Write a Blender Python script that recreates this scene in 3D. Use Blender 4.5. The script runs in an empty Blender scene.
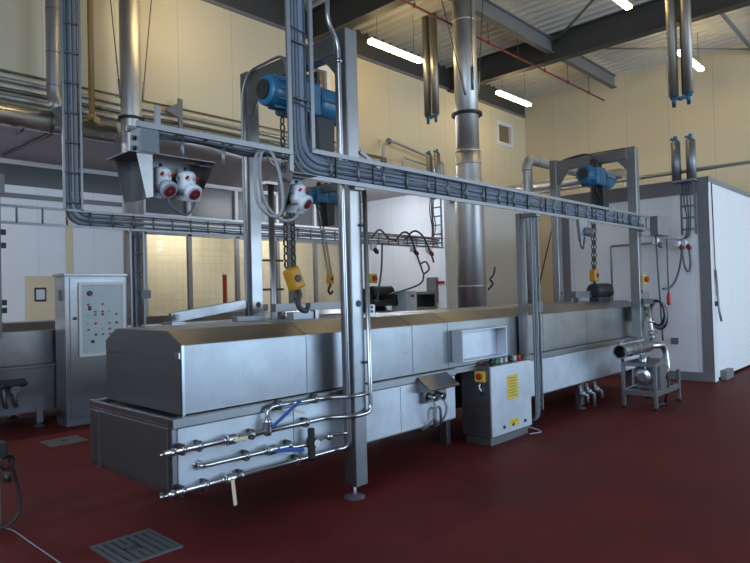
import bpy, math, random
from mathutils import Vector as V, Matrix
random.seed(7)
SC = bpy.context.scene
COL = SC.collection

# ------------------------------------------------------------------ camera, world, light, exposure
cam = bpy.data.cameras.new('camera'); camo = bpy.data.objects.new('camera', cam); COL.objects.link(camo)
cam.sensor_width = 36; cam.lens = 620 / 750 * 36; cam.clip_end = 200
yaw, pit, rol = math.radians(43.33), math.radians(1.09), math.radians(-1.5)
fw = V((math.cos(yaw) * math.cos(pit), math.sin(yaw) * math.cos(pit), math.sin(pit)))
rt0 = V((math.sin(yaw), -math.cos(yaw), 0)); up0 = rt0.cross(fw)
rt = rt0 * math.cos(rol) + up0 * math.sin(rol); up = up0 * math.cos(rol) - rt0 * math.sin(rol)
M = Matrix((rt, up, -fw)).transposed().to_4x4(); M.translation = V((0, 0, 1.65))
camo.matrix_world = M
SC.camera = camo
SC.view_settings.view_transform = 'Standard'; SC.view_settings.look = 'None'
SC.view_settings.gamma = 1; SC.view_settings.use_curve_mapping = False
SC.view_settings.exposure = 0.0
world = bpy.data.worlds.new('world'); SC.world = world; world.use_nodes = True
world.node_tree.nodes['Background'].inputs[0].default_value = (0.45, 0.6, 0.9, 1)
world.node_tree.nodes['Background'].inputs[1].default_value = 0.6

def area(name, loc, rot, sx, sy, power, col):
    l = bpy.data.lights.new(name, 'AREA'); l.shape = 'RECTANGLE'; l.size = sx; l.size_y = sy
    l.energy = power; l.color = col
    o = bpy.data.objects.new(name, l); COL.objects.link(o); o.location = loc; o.rotation_euler = rot
    return o
WIN_Y = -7.0
WINS = [(6.2, 9.8), (10.4, 13.8), (14.4, 17.8)]
WZ0, WZM, WZ1 = 0.08, 1.7, 5.4
for a, b in WINS:      # daylight that enters through the windows of the front wall
    area('daylight', ((a + b) / 2, WIN_Y + 0.12, (WZ0 + WZM) / 2), (math.pi / 2, 0, 0), b - a, WZM - WZ0, 120, (0.40, 0.69, 1.0))   # lower panes: blue
    area('daylight', ((a + b) / 2, WIN_Y + 0.12, (WZM + WZ1) / 2), (math.pi / 2, 0, 0), b - a, WZ1 - WZM, 250, (0.70, 0.84, 1.0))   # upper panes: whiter and stronger
LWINS = [(-3.6, -.4), (.4, 3.6)]
LZ0 = 1.8
for a, b in LWINS:     # and through the windows of the left wall, behind the photographer
    area('daylight', (-2.88, (a + b) / 2, (LZ0 + WZ1) / 2), (math.pi / 2, 0, -math.pi / 2), b - a, WZ1 - LZ0, 270, (0.62, 0.79, 1.0))

# ------------------------------------------------------------------ materials
def mat(name, col, rough=0.5, metal=0.0, spec=0.5, noise=0.0, nscale=(4, 4, 4), bump=0.0, emit=None, estr=0, var=0.0, coat=0):
    m = bpy.data.materials.new(name); m.use_nodes = True
    nt = m.node_tree; b = nt.nodes['Principled BSDF']
    b.inputs['Base Color'].default_value = (*col, 1); b.inputs['Roughness'].default_value = rough
    b.inputs['Metallic'].default_value = metal; b.inputs['Specular IOR Level'].default_value = spec
    b.inputs['Coat Weight'].default_value = coat
    if emit: b.inputs['Emission Color'].default_value = (*emit, 1); b.inputs['Emission Strength'].default_value = estr
    if noise or bump or var:
        tc = nt.nodes.new('ShaderNodeTexCoord'); mp = nt.nodes.new('ShaderNodeMapping')
        mp.inputs['Scale'].default_value = nscale
        nt.links.new(tc.outputs['Object'], mp.inputs['Vector'])
        n = nt.nodes.new('ShaderNodeTexNoise'); n.inputs['Scale'].default_value = 1.0; n.inputs['Detail'].default_value = 5
        nt.links.new(mp.outputs[0], n.inputs['Vector'])
        if noise:
            r = nt.nodes.new('ShaderNodeMapRange'); r.inputs['To Min'].default_value = rough - noise; r.inputs['To Max'].default_value = rough + noise
            nt.links.new(n.outputs['Fac'], r.inputs['Value']); nt.links.new(r.outputs[0], b.inputs['Roughness'])
        if var:
            n2 = nt.nodes.new('ShaderNodeTexNoise'); n2.inputs['Scale'].default_value = 2.6; n2.inputs['Detail'].default_value = 9; n2.inputs['Roughness'].default_value = 0.68
            nt.links.new(tc.outputs['Object'], n2.inputs['Vector'])
            mx = nt.nodes.new('ShaderNodeMix'); mx.data_type = 'RGBA'
            mx.inputs['A'].default_value = (*[c * (1 - var) for c in col], 1); mx.inputs['B'].default_value = (*[min(1, c * (1 + var)) for c in col], 1)
            nt.links.new(n2.outputs['Fac'], mx.inputs['Factor']); nt.links.new(mx.outputs['Result'], b.inputs['Base Color'])
        if bump:
            bp = nt.nodes.new('ShaderNodeBump'); bp.inputs['Strength'].default_value = bump; bp.inputs['Distance'].default_value = 0.02
            nt.links.new(n.outputs['Fac'], bp.inputs['Height']); nt.links.new(bp.outputs[0], b.inputs['Normal'])
    return m

def panel_mat(name, col, axis, width, rough=0.45, seam=0.012, dark=0.72):
    """sandwich panels: a narrow joint every `width` metres along one axis"""
    m = mat(name, col, rough); nt = m.node_tree; b = nt.nodes['Principled BSDF']
    tc = nt.nodes.new('ShaderNodeTexCoord'); sp = nt.nodes.new('ShaderNodeSeparateXYZ'); nt.links.new(tc.outputs['Object'], sp.inputs[0])
    d = nt.nodes.new('ShaderNodeMath'); d.operation = 'DIVIDE'; d.inputs[1].default_value = width; nt.links.new(sp.outputs['XYZ'.index(axis)], d.inputs[0])
    f = nt.nodes.new('ShaderNodeMath'); f.operation = 'FRACT'; nt.links.new(d.outputs[0], f.inputs[0])
    l = nt.nodes.new('ShaderNodeMath'); l.operation = 'LESS_THAN'; l.inputs[1].default_value = seam / width; nt.links.new(f.outputs[0], l.inputs[0])
    mx = nt.nodes.new('ShaderNodeMix'); mx.data_type = 'RGBA'
    mx.inputs['A'].default_value = (*col, 1); mx.inputs['B'].default_value = (*[c * dark for c in col], 1)
    nt.links.new(l.outputs[0], mx.inputs['Factor']); nt.links.new(mx.outputs['Result'], b.inputs['Base Color'])
    return m

def tile_mat(name, col, mortar, size):
    m = mat(name, col, 0.25); nt = m.node_tree; b = nt.nodes['Principled BSDF']
    tc = nt.nodes.new('ShaderNodeTexCoord'); mp = nt.nodes.new('ShaderNodeMapping'); mp.inputs['Rotation'].default_value = (math.pi / 2, 0, 0)
    nt.links.new(tc.outputs['Object'], mp.inputs[0])
    br = nt.nodes.new('ShaderNodeTexBrick'); br.offset = 0; br.inputs['Color1'].default_value = (*col, 1); br.inputs['Color2'].default_value = (*[c * .96 for c in col], 1)
    br.inputs['Mortar'].default_value = (*mortar, 1); br.inputs['Scale'].default_value = 1; br.inputs['Brick Width'].default_value = size; br.inputs['Row Height'].default_value = size
    br.inputs['Mortar Size'].default_value = 0.006
    nt.links.new(mp.outputs[0], br.inputs['Vector']); nt.links.new(br.outputs['Color'], b.inputs['Base Color'])
    return m

def glass_mat(name, tint, refl):
    m = bpy.data.materials.new(name); m.use_nodes = True; nt = m.node_tree; nt.nodes.clear()
    o = nt.nodes.new('ShaderNodeOutputMaterial'); t = nt.nodes.new('ShaderNodeBsdfTransparent'); g = nt.nodes.new('ShaderNodeBsdfGlossy')
    t.inputs[0].default_value = (*tint, 1); g.inputs['Roughness'].default_value = 0.03
    fr = nt.nodes.new('ShaderNodeFresnel'); fr.inputs[0].default_value = refl
    mx = nt.nodes.new('ShaderNodeMixShader'); nt.links.new(fr.outputs[0], mx.inputs[0]); nt.links.new(t.outputs[0], mx.inputs[1]); nt.links.new(g.outputs[0], mx.inputs[2])
    nt.links.new(mx.outputs[0], o.inputs[0]); return m

def floor_mat():
    m = mat('red_epoxy', (0.05, 0.012, 0.01), 0.4); nt = m.node_tree; b = nt.nodes['Principled BSDF']
    tc = nt.nodes.new('ShaderNodeTexCoord')
    n = nt.nodes.new('ShaderNodeTexNoise'); n.inputs['Scale'].default_value = 0.9; n.inputs['Detail'].default_value = 7; n.inputs['Roughness'].default_value = 0.65
    nt.links.new(tc.outputs['Object'], n.inputs['Vector'])
    cr = nt.nodes.new('ShaderNodeValToRGB'); e = cr.color_ramp.elements
    e[0].position = 0.3; e[0].color = (0.072, 0.0115, 0.011, 1); e[1].position = 0.72; e[1].color = (0.142, 0.0195, 0.018, 1)
    nt.links.new(n.outputs['Fac'], cr.inputs[0]); nt.links.new(cr.outputs[0], b.inputs['Base Color'])
    r = nt.nodes.new('ShaderNodeMapRange'); r.inputs['To Min'].default_value = 0.5; r.inputs['To Max'].default_value = 0.75
    nt.links.new(n.outputs['Fac'], r.inputs[0]); nt.links.new(r.outputs[0], b.inputs['Roughness'])
    n3 = nt.nodes.new('ShaderNodeTexNoise'); n3.inputs['Scale'].default_value = 160; n3.inputs['Detail'].default_value = 2
    nt.links.new(tc.outputs['Object'], n3.inputs['Vector'])
    bp = nt.nodes.new('ShaderNodeBump'); bp.inputs['Strength'].default_value = 0.25; bp.inputs['Distance'].default_value = 0.004
    nt.links.new(n3.outputs['Fac'], bp.inputs['Height']); nt.links.new(bp.outputs[0], b.inputs['Normal'])
    b.inputs['Specular IOR Level'].default_value = 0.12
    return m

STEEL = mat('brushed_steel', (0.30, 0.305, 0.312), 0.38, 1, noise=0.07, nscale=(2.2, 2.2, 9), bump=0.03, var=0.25)
PANEL_LIT = mat('lit_steel_panel', (0.56, 0.60, 0.65), 0.46, .55, noise=0.08, nscale=(1.2, 1.2, 3), bump=0.05, var=0.38)  # steel with the bluish daylight it reflects painted into the base colour
REDP = mat('pipe_red', (0.22, 0.015, 0.012), 0.5)
SHEET = mat('steel_sheet', (0.30, 0.305, 0.315), 0.36, 1, noise=0.10, nscale=(1.5, 1.5, 4), bump=0.08, var=0.38)
POLISH = mat('polished_steel', (0.47, 0.48, 0.49), 0.28, 1)
DULL = mat('dull_steel', (0.20, 0.20, 0.20), 0.5, 1, var=0.15)
INSUL = mat('aluminium_jacket', (0.46, 0.45, 0.43), 0.5, .85, noise=0.08, nscale=(5, 5, 2), bump=0.03)
TUBEM = mat('brown_tube_steel', (0.36, 0.33, 0.28), 0.52, 1, noise=0.06, nscale=(5, 5, 1))
DUCTM = mat('shiny_duct_jacket', (0.56, 0.55, 0.54), 0.28, 1, noise=0.06, nscale=(1, 5, 5), bump=0.03)
FLUE = mat('flue_steel', (0.66, 0.65, 0.63), 0.48, 1, noise=0.12, nscale=(6, 6, 1.3), bump=0.05, var=0.12)
ZINC = mat('zinc', (0.27, 0.278, 0.29), 0.48, .85, var=0.12)
CREAM = panel_mat('cream_panel', (0.67, 0.585, 0.41), 'X', 1.15)
CREAMY = panel_mat('cream_panel_cross', (0.67, 0.585, 0.41), 'Y', 1.15)
LOW_DAYLIT = panel_mat('daylit_blue_panel', (0.74, 0.84, 0.94), 'X', 1.15)  # blue of the daylight painted into the wall colour
WHITER = panel_mat('recess_white_panel', (0.84, 0.86, 0.90), 'X', 1.1, dark=0.8)  # recess brightness put into the colour, lighter than the cabin white
WHITERY = panel_mat('recess_white_panel_cross', (0.84, 0.86, 0.90), 'Y', 1.1, dark=0.85)
WHITE = panel_mat('white_panel', (0.78, 0.78, 0.79), 'X', 1.1, dark=0.75)
WHITEF = panel_mat('white_panel_front', (0.76, 0.76, 0.77), 'X', 1.1, dark=0.8)  # same white panels, toned down against the strong front daylight
WHITEY = panel_mat('white_panel_cross', (0.80, 0.81, 0.82), 'Y', 1.1, dark=0.75)
GREYP = mat('grey_paint', (0.20, 0.20, 0.215), 0.5)
TRIMG = mat('grey_trim', (0.17, 0.165, 0.17), 0.5)
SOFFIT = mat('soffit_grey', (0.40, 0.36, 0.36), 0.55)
BEAM = mat('beam_paint', (0.055, 0.053, 0.052), 0.55)
DECK = mat('deck_paint', (0.58, 0.57, 0.53), 0.5)
FRAMEW = mat('frame_white', (0.70, 0.70, 0.70), 0.45)
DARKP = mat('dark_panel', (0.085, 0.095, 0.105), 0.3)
BLUE = mat('blue_paint', (0.018, 0.125, 0.225), 0.42, coat=0.2)
BLUEL = mat('blue_lever', (0.012, 0.07, 0.30), 0.4)
YEL = mat('yellow_paint', (0.56, 0.25, 0.015), 0.45)
YELS = mat('yellow_sticker', (0.66, 0.48, 0.05), 0.5)
GAS = mat('gas_yellow', (0.36, 0.21, 0.06), 0.45)
SOCKR = mat('socket_red', (0.15, 0.016, 0.02), 0.45)
COLLG = mat('socket_collar_grey', (0.30, 0.34, 0.38), 0.45)
RED = mat('red_paint', (0.42, 0.022, 0.018), 0.45)
REDB = mat('rust_red', (0.30, 0.045, 0.02), 0.5)
BLACK = mat('black_rubber', (0.014, 0.014, 0.015), 0.5)
IRON = mat('dark_iron', (0.05, 0.047, 0.045), 0.5, 0.5)
CABG = mat('grey_cable', (0.17, 0.205, 0.26), 0.5)
CABD = mat('dark_cable', (0.06, 0.075, 0.10), 0.45)
CABL = mat('pale_cable', (0.27, 0.28, 0.29), 0.5)
PLASG = mat('grey_plastic', (0.13, 0.15, 0.165), 0.5)
PLASW = mat('white_plastic', (0.62, 0.66, 0.70), 0.4)
CREMP = mat('cream_plastic', (0.66, 0.56, 0.36), 0.5)
GREEN = mat('green_plastic', (0.02, 0.25, 0.09), 0.4)
PAPER = mat('paper', (0.66, 0.68, 0.72), 0.6)
BEIGE = mat('beige_panel', (0.74, 0.62, 0.42), 0.5)
TILE = tile_mat('beige_tiles', (0.74, 0.67, 0.53), (0.58, 0.52, 0.42), 0.2)
CONSOLE = mat('console_face', (0.48, 0.55, 0.57), 0.5)
GLASS = glass_mat('window_glass', (0.93, 0.95, 0.94), 1.45)
GLASSD = glass_mat('small_pane_glass', (0.75, 0.75, 0.70), 1.5)
SMOKE = mat('brown_pane', (0.20, 0.15, 0.09), 0.2)
TUBE = mat('lamp_tube', (0.9, 0.9, 0.85), 0.4, emit=(1.0, 0.74, 0.35), estr=24)
ADDED_TUBE = mat('added_lamp_cool', (0.9, 0.9, 0.9), 0.4, emit=(0.86, 0.93, 1.0), estr=105)  # glow of the lamps added under the recess soffit
TUBEB = mat('lamp_tube_back_room', (0.9, 0.9, 0.85), 0.4, emit=(1.0, 0.91, 0.74), estr=40)
FLOOR = floor_mat()
GRATE = mat('grate_iron', (0.15, 0.155, 0.165), 0.5, 0.6)
PLATE = mat('cover_plate', (0.16, 0.15, 0.145), 0.5, 0.7, var=0.2)

# ------------------------------------------------------------------ mesh builder
ORIG = {}
class MB:
    def __init__(s): s.v = []; s.f = []; s.s = []
    def add(s, vs, fs, sm=False):
        n = len(s.v); s.v += [V(p) for p in vs]; s.f += [tuple(i + n for i in f) for f in fs]
        s.s += (sm if isinstance(sm, list) else [sm] * len(fs)); return s
    def box(s, x0, y0, z0, x1, y1, z1):
        x0, x1 = sorted((x0, x1)); y0, y1 = sorted((y0, y1)); z0, z1 = sorted((z0, z1))
        return s.add([(x0, y0, z0), (x1, y0, z0), (x1, y1, z0), (x0, y1, z0), (x0, y0, z1), (x1, y0, z1), (x1, y1, z1), (x0, y1, z1)],
                     [(0, 3, 2, 1), (4, 5, 6, 7), (0, 1, 5, 4), (1, 2, 6, 5), (2, 3, 7, 6), (3, 0, 4, 7)])
    def bar(s, p, q, w, h, upv=(0, 0, 1)):
        p, q = V(p), V(q); d = (q - p).normalized(); u = V(upv)
        if abs(d.dot(u)) > .99: u = V((1, 0, 0))
        a = d.cross(u).normalized() * w / 2; b = a.cross(d).normalized() * h / 2
        c = [(-1, -1), (1, -1), (1, 1), (-1, 1)]
        return s.add([p + a * i + b * j for i, j in c] + [q + a * i + b * j for i, j in c],
                     [(3, 2, 1, 0), (4, 5, 6, 7), (0, 1, 5, 4), (1, 2, 6, 5), (2, 3, 7, 6), (3, 0, 4, 7)])
    def prism(s, pts, vec):
        pts = [V(p) for p in pts]; vec = V(vec); n = len(pts)
        return s.add(pts + [p + vec for p in pts], [tuple(range(n - 1, -1, -1)), tuple(range(n, 2 * n))] + [(i, (i + 1) % n, n + (i + 1) % n, n + i) for i in range(n)])
    def rings(s, rings, caps=(True, True), closed=False):
        n = len(rings[0]); vs = [p for r in rings for p in r]; fs = []; sm = []
        m = len(rings)
        for k in range(m if closed else m - 1):
            k2 = (k + 1) % m
            for i in range(n):
                fs.append((k * n + i, k * n + (i + 1) % n, k2 * n + (i + 1) % n, k2 * n + i)); sm.append(True)
        if not closed:
            if caps[0]: fs.append(tuple(range(n - 1, -1, -1))); sm.append(False)
            if caps[1]: fs.append(tuple(range((m - 1) * n, m * n))); sm.append(False)
        return s.add(vs, fs, sm)
    def lathe(s, p, axis, prof, n=20, caps=(True, True)):
        """profile = [(radius, distance along axis)] from p"""
        p = V(p); d = V(axis).normalized(); a = d.orthogonal().normalized(); b = d.cross(a)
        rr = [[p + d * h + (a * math.cos(t) + b * math.sin(t)) * max(r, 1e-4) for t in [2 * math.pi * i / n for i in range(n)]] for r, h in prof]
        out = [rr[0]]
        # sharp steps: repeat rings so that shading stays crisp
        for k in range(1, len(rr)):
            s.rings([rr[k - 1], rr[k]], (caps[0] and k == 1, caps[1] and k == len(rr) - 1), False)
        return s
    def cyl(s, p, q, r, r2=None, n=16, caps=(True, True)):
        p, q = V(p), V(q); return s.lathe(p, q - p, [(r, 0), (r if r2 is None else r2, (q - p).length)], n, caps)
    def sphere(s, c, r, n=12, sc=(1, 1, 1)):
        c = V(c); m = n // 2; rr = []
        for k in range(1, m):
            t = math.pi * k / m
            rr.append([c + V((r * sc[0] * math.sin(t) * math.cos(2 * math.pi * i / n), r * sc[1] * math.sin(t) * math.sin(2 * math.pi * i / n), -r * sc[2] * math.cos(t))) for i in range(n)])
        return s.rings(rr)
    def torus(s, c, axis, R, r, n=24, k=8, arc=1.0):
        c = V(c); d = V(axis).normalized(); a = d.orthogonal().normalized(); b = d.cross(a); rr = []
        m = n if arc == 1 else n + 1
        for i in range(m):
            t = 2 * math.pi * arc * i / n; e = a * math.cos(t) + b * math.sin(t)
            rr.append([c + e * (R + r * math.cos(u)) + d * r * math.sin(u) for u in [2 * math.pi * j / k for j in range(k)]])
        return s.rings(rr, closed=(arc == 1))
    def tube(s, path, r, bend=0.0, n=10, closed=False, caps=(True, True)):
        P = [V(p) for p in path]
        if bend > 0:
            Q = [P[0]]
            for i in range(1, len(P) - 1):
                a, b, c = P[i - 1], P[i], P[i + 1]; u = (a - b); w = (c - b)
                k = min(bend, u.length * .49, w.length * .49); u.normalize(); w.normalize()
                if u.dot(w) < -.999: Q.append(b); continue
                p0, p1 = b + u * k, b + w * k
                for t in range(7):
                    t /= 6; Q.append(p0 * (1 - t) ** 2 + b * 2 * t * (1 - t) + p1 * t * t)
            Q.append(P[-1]); P = Q
        tang = []
        for i in range(len(P)):
            if closed: t = P[(i + 1) % len(P)] - P[i - 1]
            else: t = P[min(i + 1, len(P) - 1)] - P[max(i - 1, 0)]
            tang.append(t.normalized())
        a = tang[0].orthogonal().normalized(); rr = []
        for i, p in enumerate(P):
            t = tang[i]; a = (a - t * a.dot(t)).normalized(); b = t.cross(a)
            rr.append([p + (a * math.cos(u) + b * math.sin(u)) * r for u in [2 * math.pi * j / n for j in range(n)]])
        return s.rings(rr, caps, closed)
    def build(s, name, m, parent=None, bevel=0, label=None, loc=None):
        me = bpy.data.meshes.new(name)
        o = bpy.data.objects.new(name, me); COL.objects.link(o)
        if parent is not None: org = ORIG[parent.name]; o.parent = parent
        else:
            if loc is None:
                xs = [p.x for p in s.v]; ys = [p.y for p in s.v]; zs = [p.z for p in s.v]
                loc = ((min(xs) + max(xs)) / 2, (min(ys) + max(ys)) / 2, min(zs))
            org = V(loc); o.location = org
        ORIG[o.name] = org
        me.from_pydata([tuple(p - org) for p in s.v], [], s.f)
        me.polygons.foreach_set('use_smooth', s.s); me.materials.append(m)
        me.update()
        if bevel:
            b = o.modifiers.new('bevel', 'BEVEL'); b.width = bevel; b.segments = 2; b.limit_method = 'ANGLE'; b.angle_limit = math.radians(50)
        if label: o['label'] = label
        return o

def smooth_path(pts, sub=6):
    """Catmull-Rom curve through the points, for slack cables"""
    P = [V(p) for p in pts]; P = [P[0] * 2 - P[1]] + P + [P[-1] * 2 - P[-2]]; out = []
    for i in range(1, len(P) - 2):
        a, b, c, d = P[i - 1:i + 3]
        for k in range(sub):
            t = k / sub
            out.append(0.5 * ((2 * b) + (c - a) * t + (2 * a - 5 * b + 4 * c - d) * t * t + (3 * b - a - 3 * c + d) * t ** 3))
    out.append(P[-2]); return out

def tag(o, label, cat, group=None):
    o['label'] = label; o['category'] = cat
    if group: o['group'] = group
    return o
def thing(name, loc, label, cat, group=None):
    o = bpy.data.objects.new(name, None); COL.objects.link(o); o.location = loc; o.empty_display_size = .1
    ORIG[o.name] = V(loc); return tag(o, label, cat, group)
def struct(o): o['kind'] = 'structure'; return o
def B(*a): return MB().box(*a)
def copy_tree(o, dx, label=None, parent=None):
    c = o.copy(); COL.objects.link(c)
    if parent is None: c.location = o.location + V(dx)
    else: c.parent = parent
    if label: c['label'] = label
    ORIG[c.name] = ORIG[o.name] + (V(dx) if parent is None else V((0, 0, 0)))
    for ch in list(o.children): copy_tree(ch, dx, None, c)
    return c

# ------------------------------------------------------------------ room shell
XL, XR, YB, YF, YR, ZD = -3.0, 18.15, 10.2, WIN_Y, 13.4, 7.85
RX, SZ = 13.63, 4.45            # right end of the recess, height of its soffit
struct(B(XL - .2, YF - .2, -.2, XR + .2, 15.4, 0).build('floor', FLOOR, loc=(0, 0, 0)))
m = MB()                        # corrugated roof deck, ribs across the hall
n = 0; x = XL - .2; prof = []
while x < XR + .2:
    prof += [(x, ZD), (x + .10, ZD), (x + .14, ZD + .07), (x + .24, ZD + .07)]; x += .28
prof.append((XR + .2, ZD))
for i in range(len(prof) - 1):
    (a, za), (b, zb) = prof[i], prof[i + 1]
    m.add([(a, YF - .2, za), (b, YF - .2, zb), (b, YB + .3, zb), (a, YB + .3, za)], [(0, 3, 2, 1)])
m.box(XL - .2, YF - .2, ZD + .12, XR + .2, YB + .3, ZD + .2)
struct(m.build('ceiling', DECK, loc=(0, 0, 0)))
# back wall: cream upper part over the recess, pale lower part to the right of it
W0, W1 = (8.864, 9.45, 6.02, 6.72), (16.45, 17.3, 6.17, 6.83)
m = MB()
def wall_with_holes(m, x0, x1, z0, z1, y0, y1, holes):
    holes = sorted(holes); x = x0
    for a, b, c, d in holes:
        m.box(x, y0, z0, a, y1, z1); m.box(a, y0, z0, b, y1, c); m.box(a, y0, d, b, y1, z1); x = b
    m.box(x, y0, z0, x1, y1, z1)
wall_with_holes(m, XL, XR, SZ, 7.3, YB, YB + .2, [W0, W1])
struct(m.build('wall_back', CREAM, loc=(0, 0, 0)))
struct(B(RX, YB, 0, XR, YB + .2, SZ).build('wall_back_lower', LOW_DAYLIT, loc=(0, 0, 0)))
struct(B(XL, YB - .02, 7.3, XR, YB + .2, ZD + .1).build('trim_1', BEAM, loc=(0, 0, 0)))
struct(B(XL, YB - .03, 7.24, XR, YB - .001, 7.31).build('trim_2', TRIMG, loc=(0, 0, 0)))
struct(B(XR, YF - .2, 0, XR + .2, YB + .2, ZD + .1).build('wall_right', CREAMY, loc=(0, 0, 0)))
m = MB(); yy = YF - .2
for a, b in LWINS: m.box(XL - .2, yy, 0, XL, a, ZD + .1); m.box(XL - .2, a, 0, XL, b, LZ0); m.box(XL - .2, a, WZ1, XL, b, ZD + .1); yy = b
m.box(XL - .2, yy, 0, XL, 15.4, ZD + .1); struct(m.build('wall_left', GREYP, loc=(0, 0, 0)))
for k, (a, b) in enumerate(LWINS):
    m = MB()
    for y in (a, (a + b) / 2 - .03, b - .06): m.box(XL - .14, y, LZ0, XL - .06, y + .06, WZ1)
    for z in (LZ0, 3.4, WZ1 - .06): m.box(XL - .14, a, z, XL - .06, b, z + .06)
    w = struct(m.build('window_%d' % (k + 9), FRAMEW)); B(XL - .11, a, LZ0, XL - .10, b, WZ1).build('pane', GLASS, w)
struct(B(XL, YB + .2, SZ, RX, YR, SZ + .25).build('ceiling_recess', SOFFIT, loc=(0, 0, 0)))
struct(B(RX, YB + .2, 0, RX + .2, YR + .1, SZ).build('wall_recess_right', WHITERY, loc=(0, 0, 0)))
# front wall (behind the photographer) with its windows
m = MB(); wall_with_holes(m, XL, XR, 0, ZD + .1, YF - .2, YF, [(a, b, WZ0, WZ1) for a, b in WINS])
struct(m.build('wall_front', GREYP, loc=(0, 0, 0)))
for k, (a, b) in enumerate(WINS):
    m = MB()
    for x in (a, (a + b) / 2 - .03, b - .06): m.box(x, YF - .14, WZ0, x + .06, YF - .06, WZ1)
    for z in (WZ0, 2.4, WZ1 - .06): m.box(a, YF - .14, z, b, YF - .06, z + .06)
    w = struct(m.build('window_%d' % (k + 3), FRAMEW)); 
    B(a, YF - .11, WZ0, b, YF - .10, WZ1).build('pane', GLASS, w)
# two small windows high in the back wall
for k, (a, b, c, d) in enumerate((W0, W1)):
    m = MB(); t = .07
    m.box(a - .05, YB - .03, c - .05, a + t, YB + .1, d + .05); m.box(b - t, YB - .03, c - .05, b + .05, YB + .1, d + .05)
    m.box(a + t, YB - .03, c - .05, b - t, YB + .1, c + t); m.box(a + t, YB - .03, d - t, b - t, YB + .1, d + .05)
    w = struct(m.build('window_%d' % (k + 1), FRAMEW)); B(a, YB + .06, c, b, YB + .075, d).build('pane', SMOKE, w)
# recess back wall: white panels on the left, glazed front of a tiled room on the right
WX = [6.62, 7.76, 9.10, 10.4, 11.75, 13.1]
m = MB(); m.box(XL, YR, 0, 6.55, YR + .12, 3.95); m.box(6.55, YR, 0, RX, YR + .12, 1.0); m.box(6.55, YR, 3.2, RX, YR + .12, 3.62); m.box(13.15, YR, 1, RX, YR + .12, 3.2)
struct(m.build('wall_recess', WHITER, loc=(0, 0, 0)))
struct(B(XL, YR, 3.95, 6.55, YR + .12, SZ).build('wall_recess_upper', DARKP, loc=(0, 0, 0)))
struct(B(XL, YR - .03, SZ - .09, RX, YR, SZ).build('trim_3', FRAMEW, loc=(0, 0, 0)))
struct(B(XL, YR - .04, 3.70, 6.5, YR, 3.79).build('trim_4', GREYP, loc=(0, 0, 0)))
struct(B(4.93, YR - .02, 0, 5.07, YR, 3.55).build('trim_5', BEIGE, loc=(0, 0, 0)))
struct(B(6.42, YR - .05, 0, 6.58, YR, 3.62).build('trim_6', DULL, loc=(0, 0, 0)))
m = MB()
for x in WX: m.box(x - .045, YR - .03, 3.62, x + .045, YR + .06, SZ - .09)
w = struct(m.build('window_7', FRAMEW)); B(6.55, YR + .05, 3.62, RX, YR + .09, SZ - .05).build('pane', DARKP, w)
m = MB()
for x in WX: m.box(x - .05, YR - .03, 1.0, x + .05, YR + .06, 3.2)
m.box(6.57, YR - .03, 1.0, 13.15, YR + .06, 1.07); m.box(6.57, YR - .03, 3.13, 13.15, YR + .06, 3.2)
w = struct(m.build('window_8', ZINC)); B(6.6, YR + .01, 1.05, 13.12, YR + .02, 3.15).build('pane', GLASS, w)
struct(B(6.3, 15.2, 0, RX + .2, 15.4, 4).build('wall_tiled', TILE, loc=(0, 0, 0)))
m = B(6.3, YR + .12, 0, 6.4, 15.2, 4); m.box(RX + .1, YR + .12, 0, RX + .2, 15.2, 4)
struct(m.build('wall_tiled_sides', TILE, loc=(0, 0, 0)))
struct(B(6.3, YR + .12, 3.7, RX + .2, 15.2, 3.8).build('ceiling_tiled', FRAMEW, loc=(0, 0, 0)))
for k, x in enumerate((8.2, 11.6)):
    t = thing('ceiling_light', (x, 14.3, 3.55), 'warm tube lamp in the tiled room behind the glazing, %s one' % ('left' if k == 0 else 'right'), 'lamp', 'lamps in the tiled room')
    B(x - .75, 14.22, 3.62, x + .75, 14.38, 3.70).build('housing', FRAMEW, t); B(x - .74, 14.24, 3.56, x + .74, 14.36, 3.62).build('diffuser', TUBEB, t)

for k, x in enumerate((10.4, 12.2, 1.2, -.8)):  # unseen lamps added to brighten the recess walls
    t = thing('ceiling_light', (x, 10.75, 4.1), 'added unseen tube lamp under the recess soffit, %s' % ('nearer the glazing middle', 'nearer the pale side wall', 'before the white panels', 'farthest left of all')[k], 'lamp', 'added lamps under the soffit')
    B(x - .62, 10.70, 4.36, x + .62, 10.755, 4.41).build('housing', FRAMEW, t); B(x - .60, 10.69, 4.30, x + .60, 10.756, 4.36).build('diffuser', ADDED_TUBE, t)
    for q in (-.4, .4): MB().cyl((x + q, 10.75, 4.41), (x + q, 10.75, SZ), .006, n=6).build('hanger_rod', IRON, t)
# roof steel
def ibeam(axis, c, a, b, z0, z1, fl=.2, tf=.025, web=.02):
    m = MB()
    for z in ((z0, z0 + tf), (z1 - tf, z1)):
        if axis == 'Y': m.box(c - fl / 2, a, z[0], c + fl / 2, b, z[1])
        else: m.box(a, c - fl / 2, z[0], b, c + fl / 2, z[1])
    if axis == 'Y': m.box(c - web / 2, a, z0, c + web / 2, b, z1)
    else: m.box(a, c - web / 2, z0, b, c + web / 2, z1)
    return m
for x in (-1.0, 4.0, 8.98, 14.05):
    struct(ibeam('Y', x, YF, YB, 7.2, ZD, .24).build('roof_beam', BEAM, loc=(0, 0, 0)))
for y in (7.05, 2.2):
    for a, b in ((-.9, 3.88), (4.12, 8.86), (9.1, 13.93), (14.17, XR - .45)):
        struct(ibeam('X', y, a, b, 7.36, 7.72, .16).build('roof_purlin', mat('purlin_paint', (.16, .165, .165), .5) if 'purlin_paint' not in bpy.data.materials else bpy.data.materials['purlin_paint'], loc=(0, 0, 0)))
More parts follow.
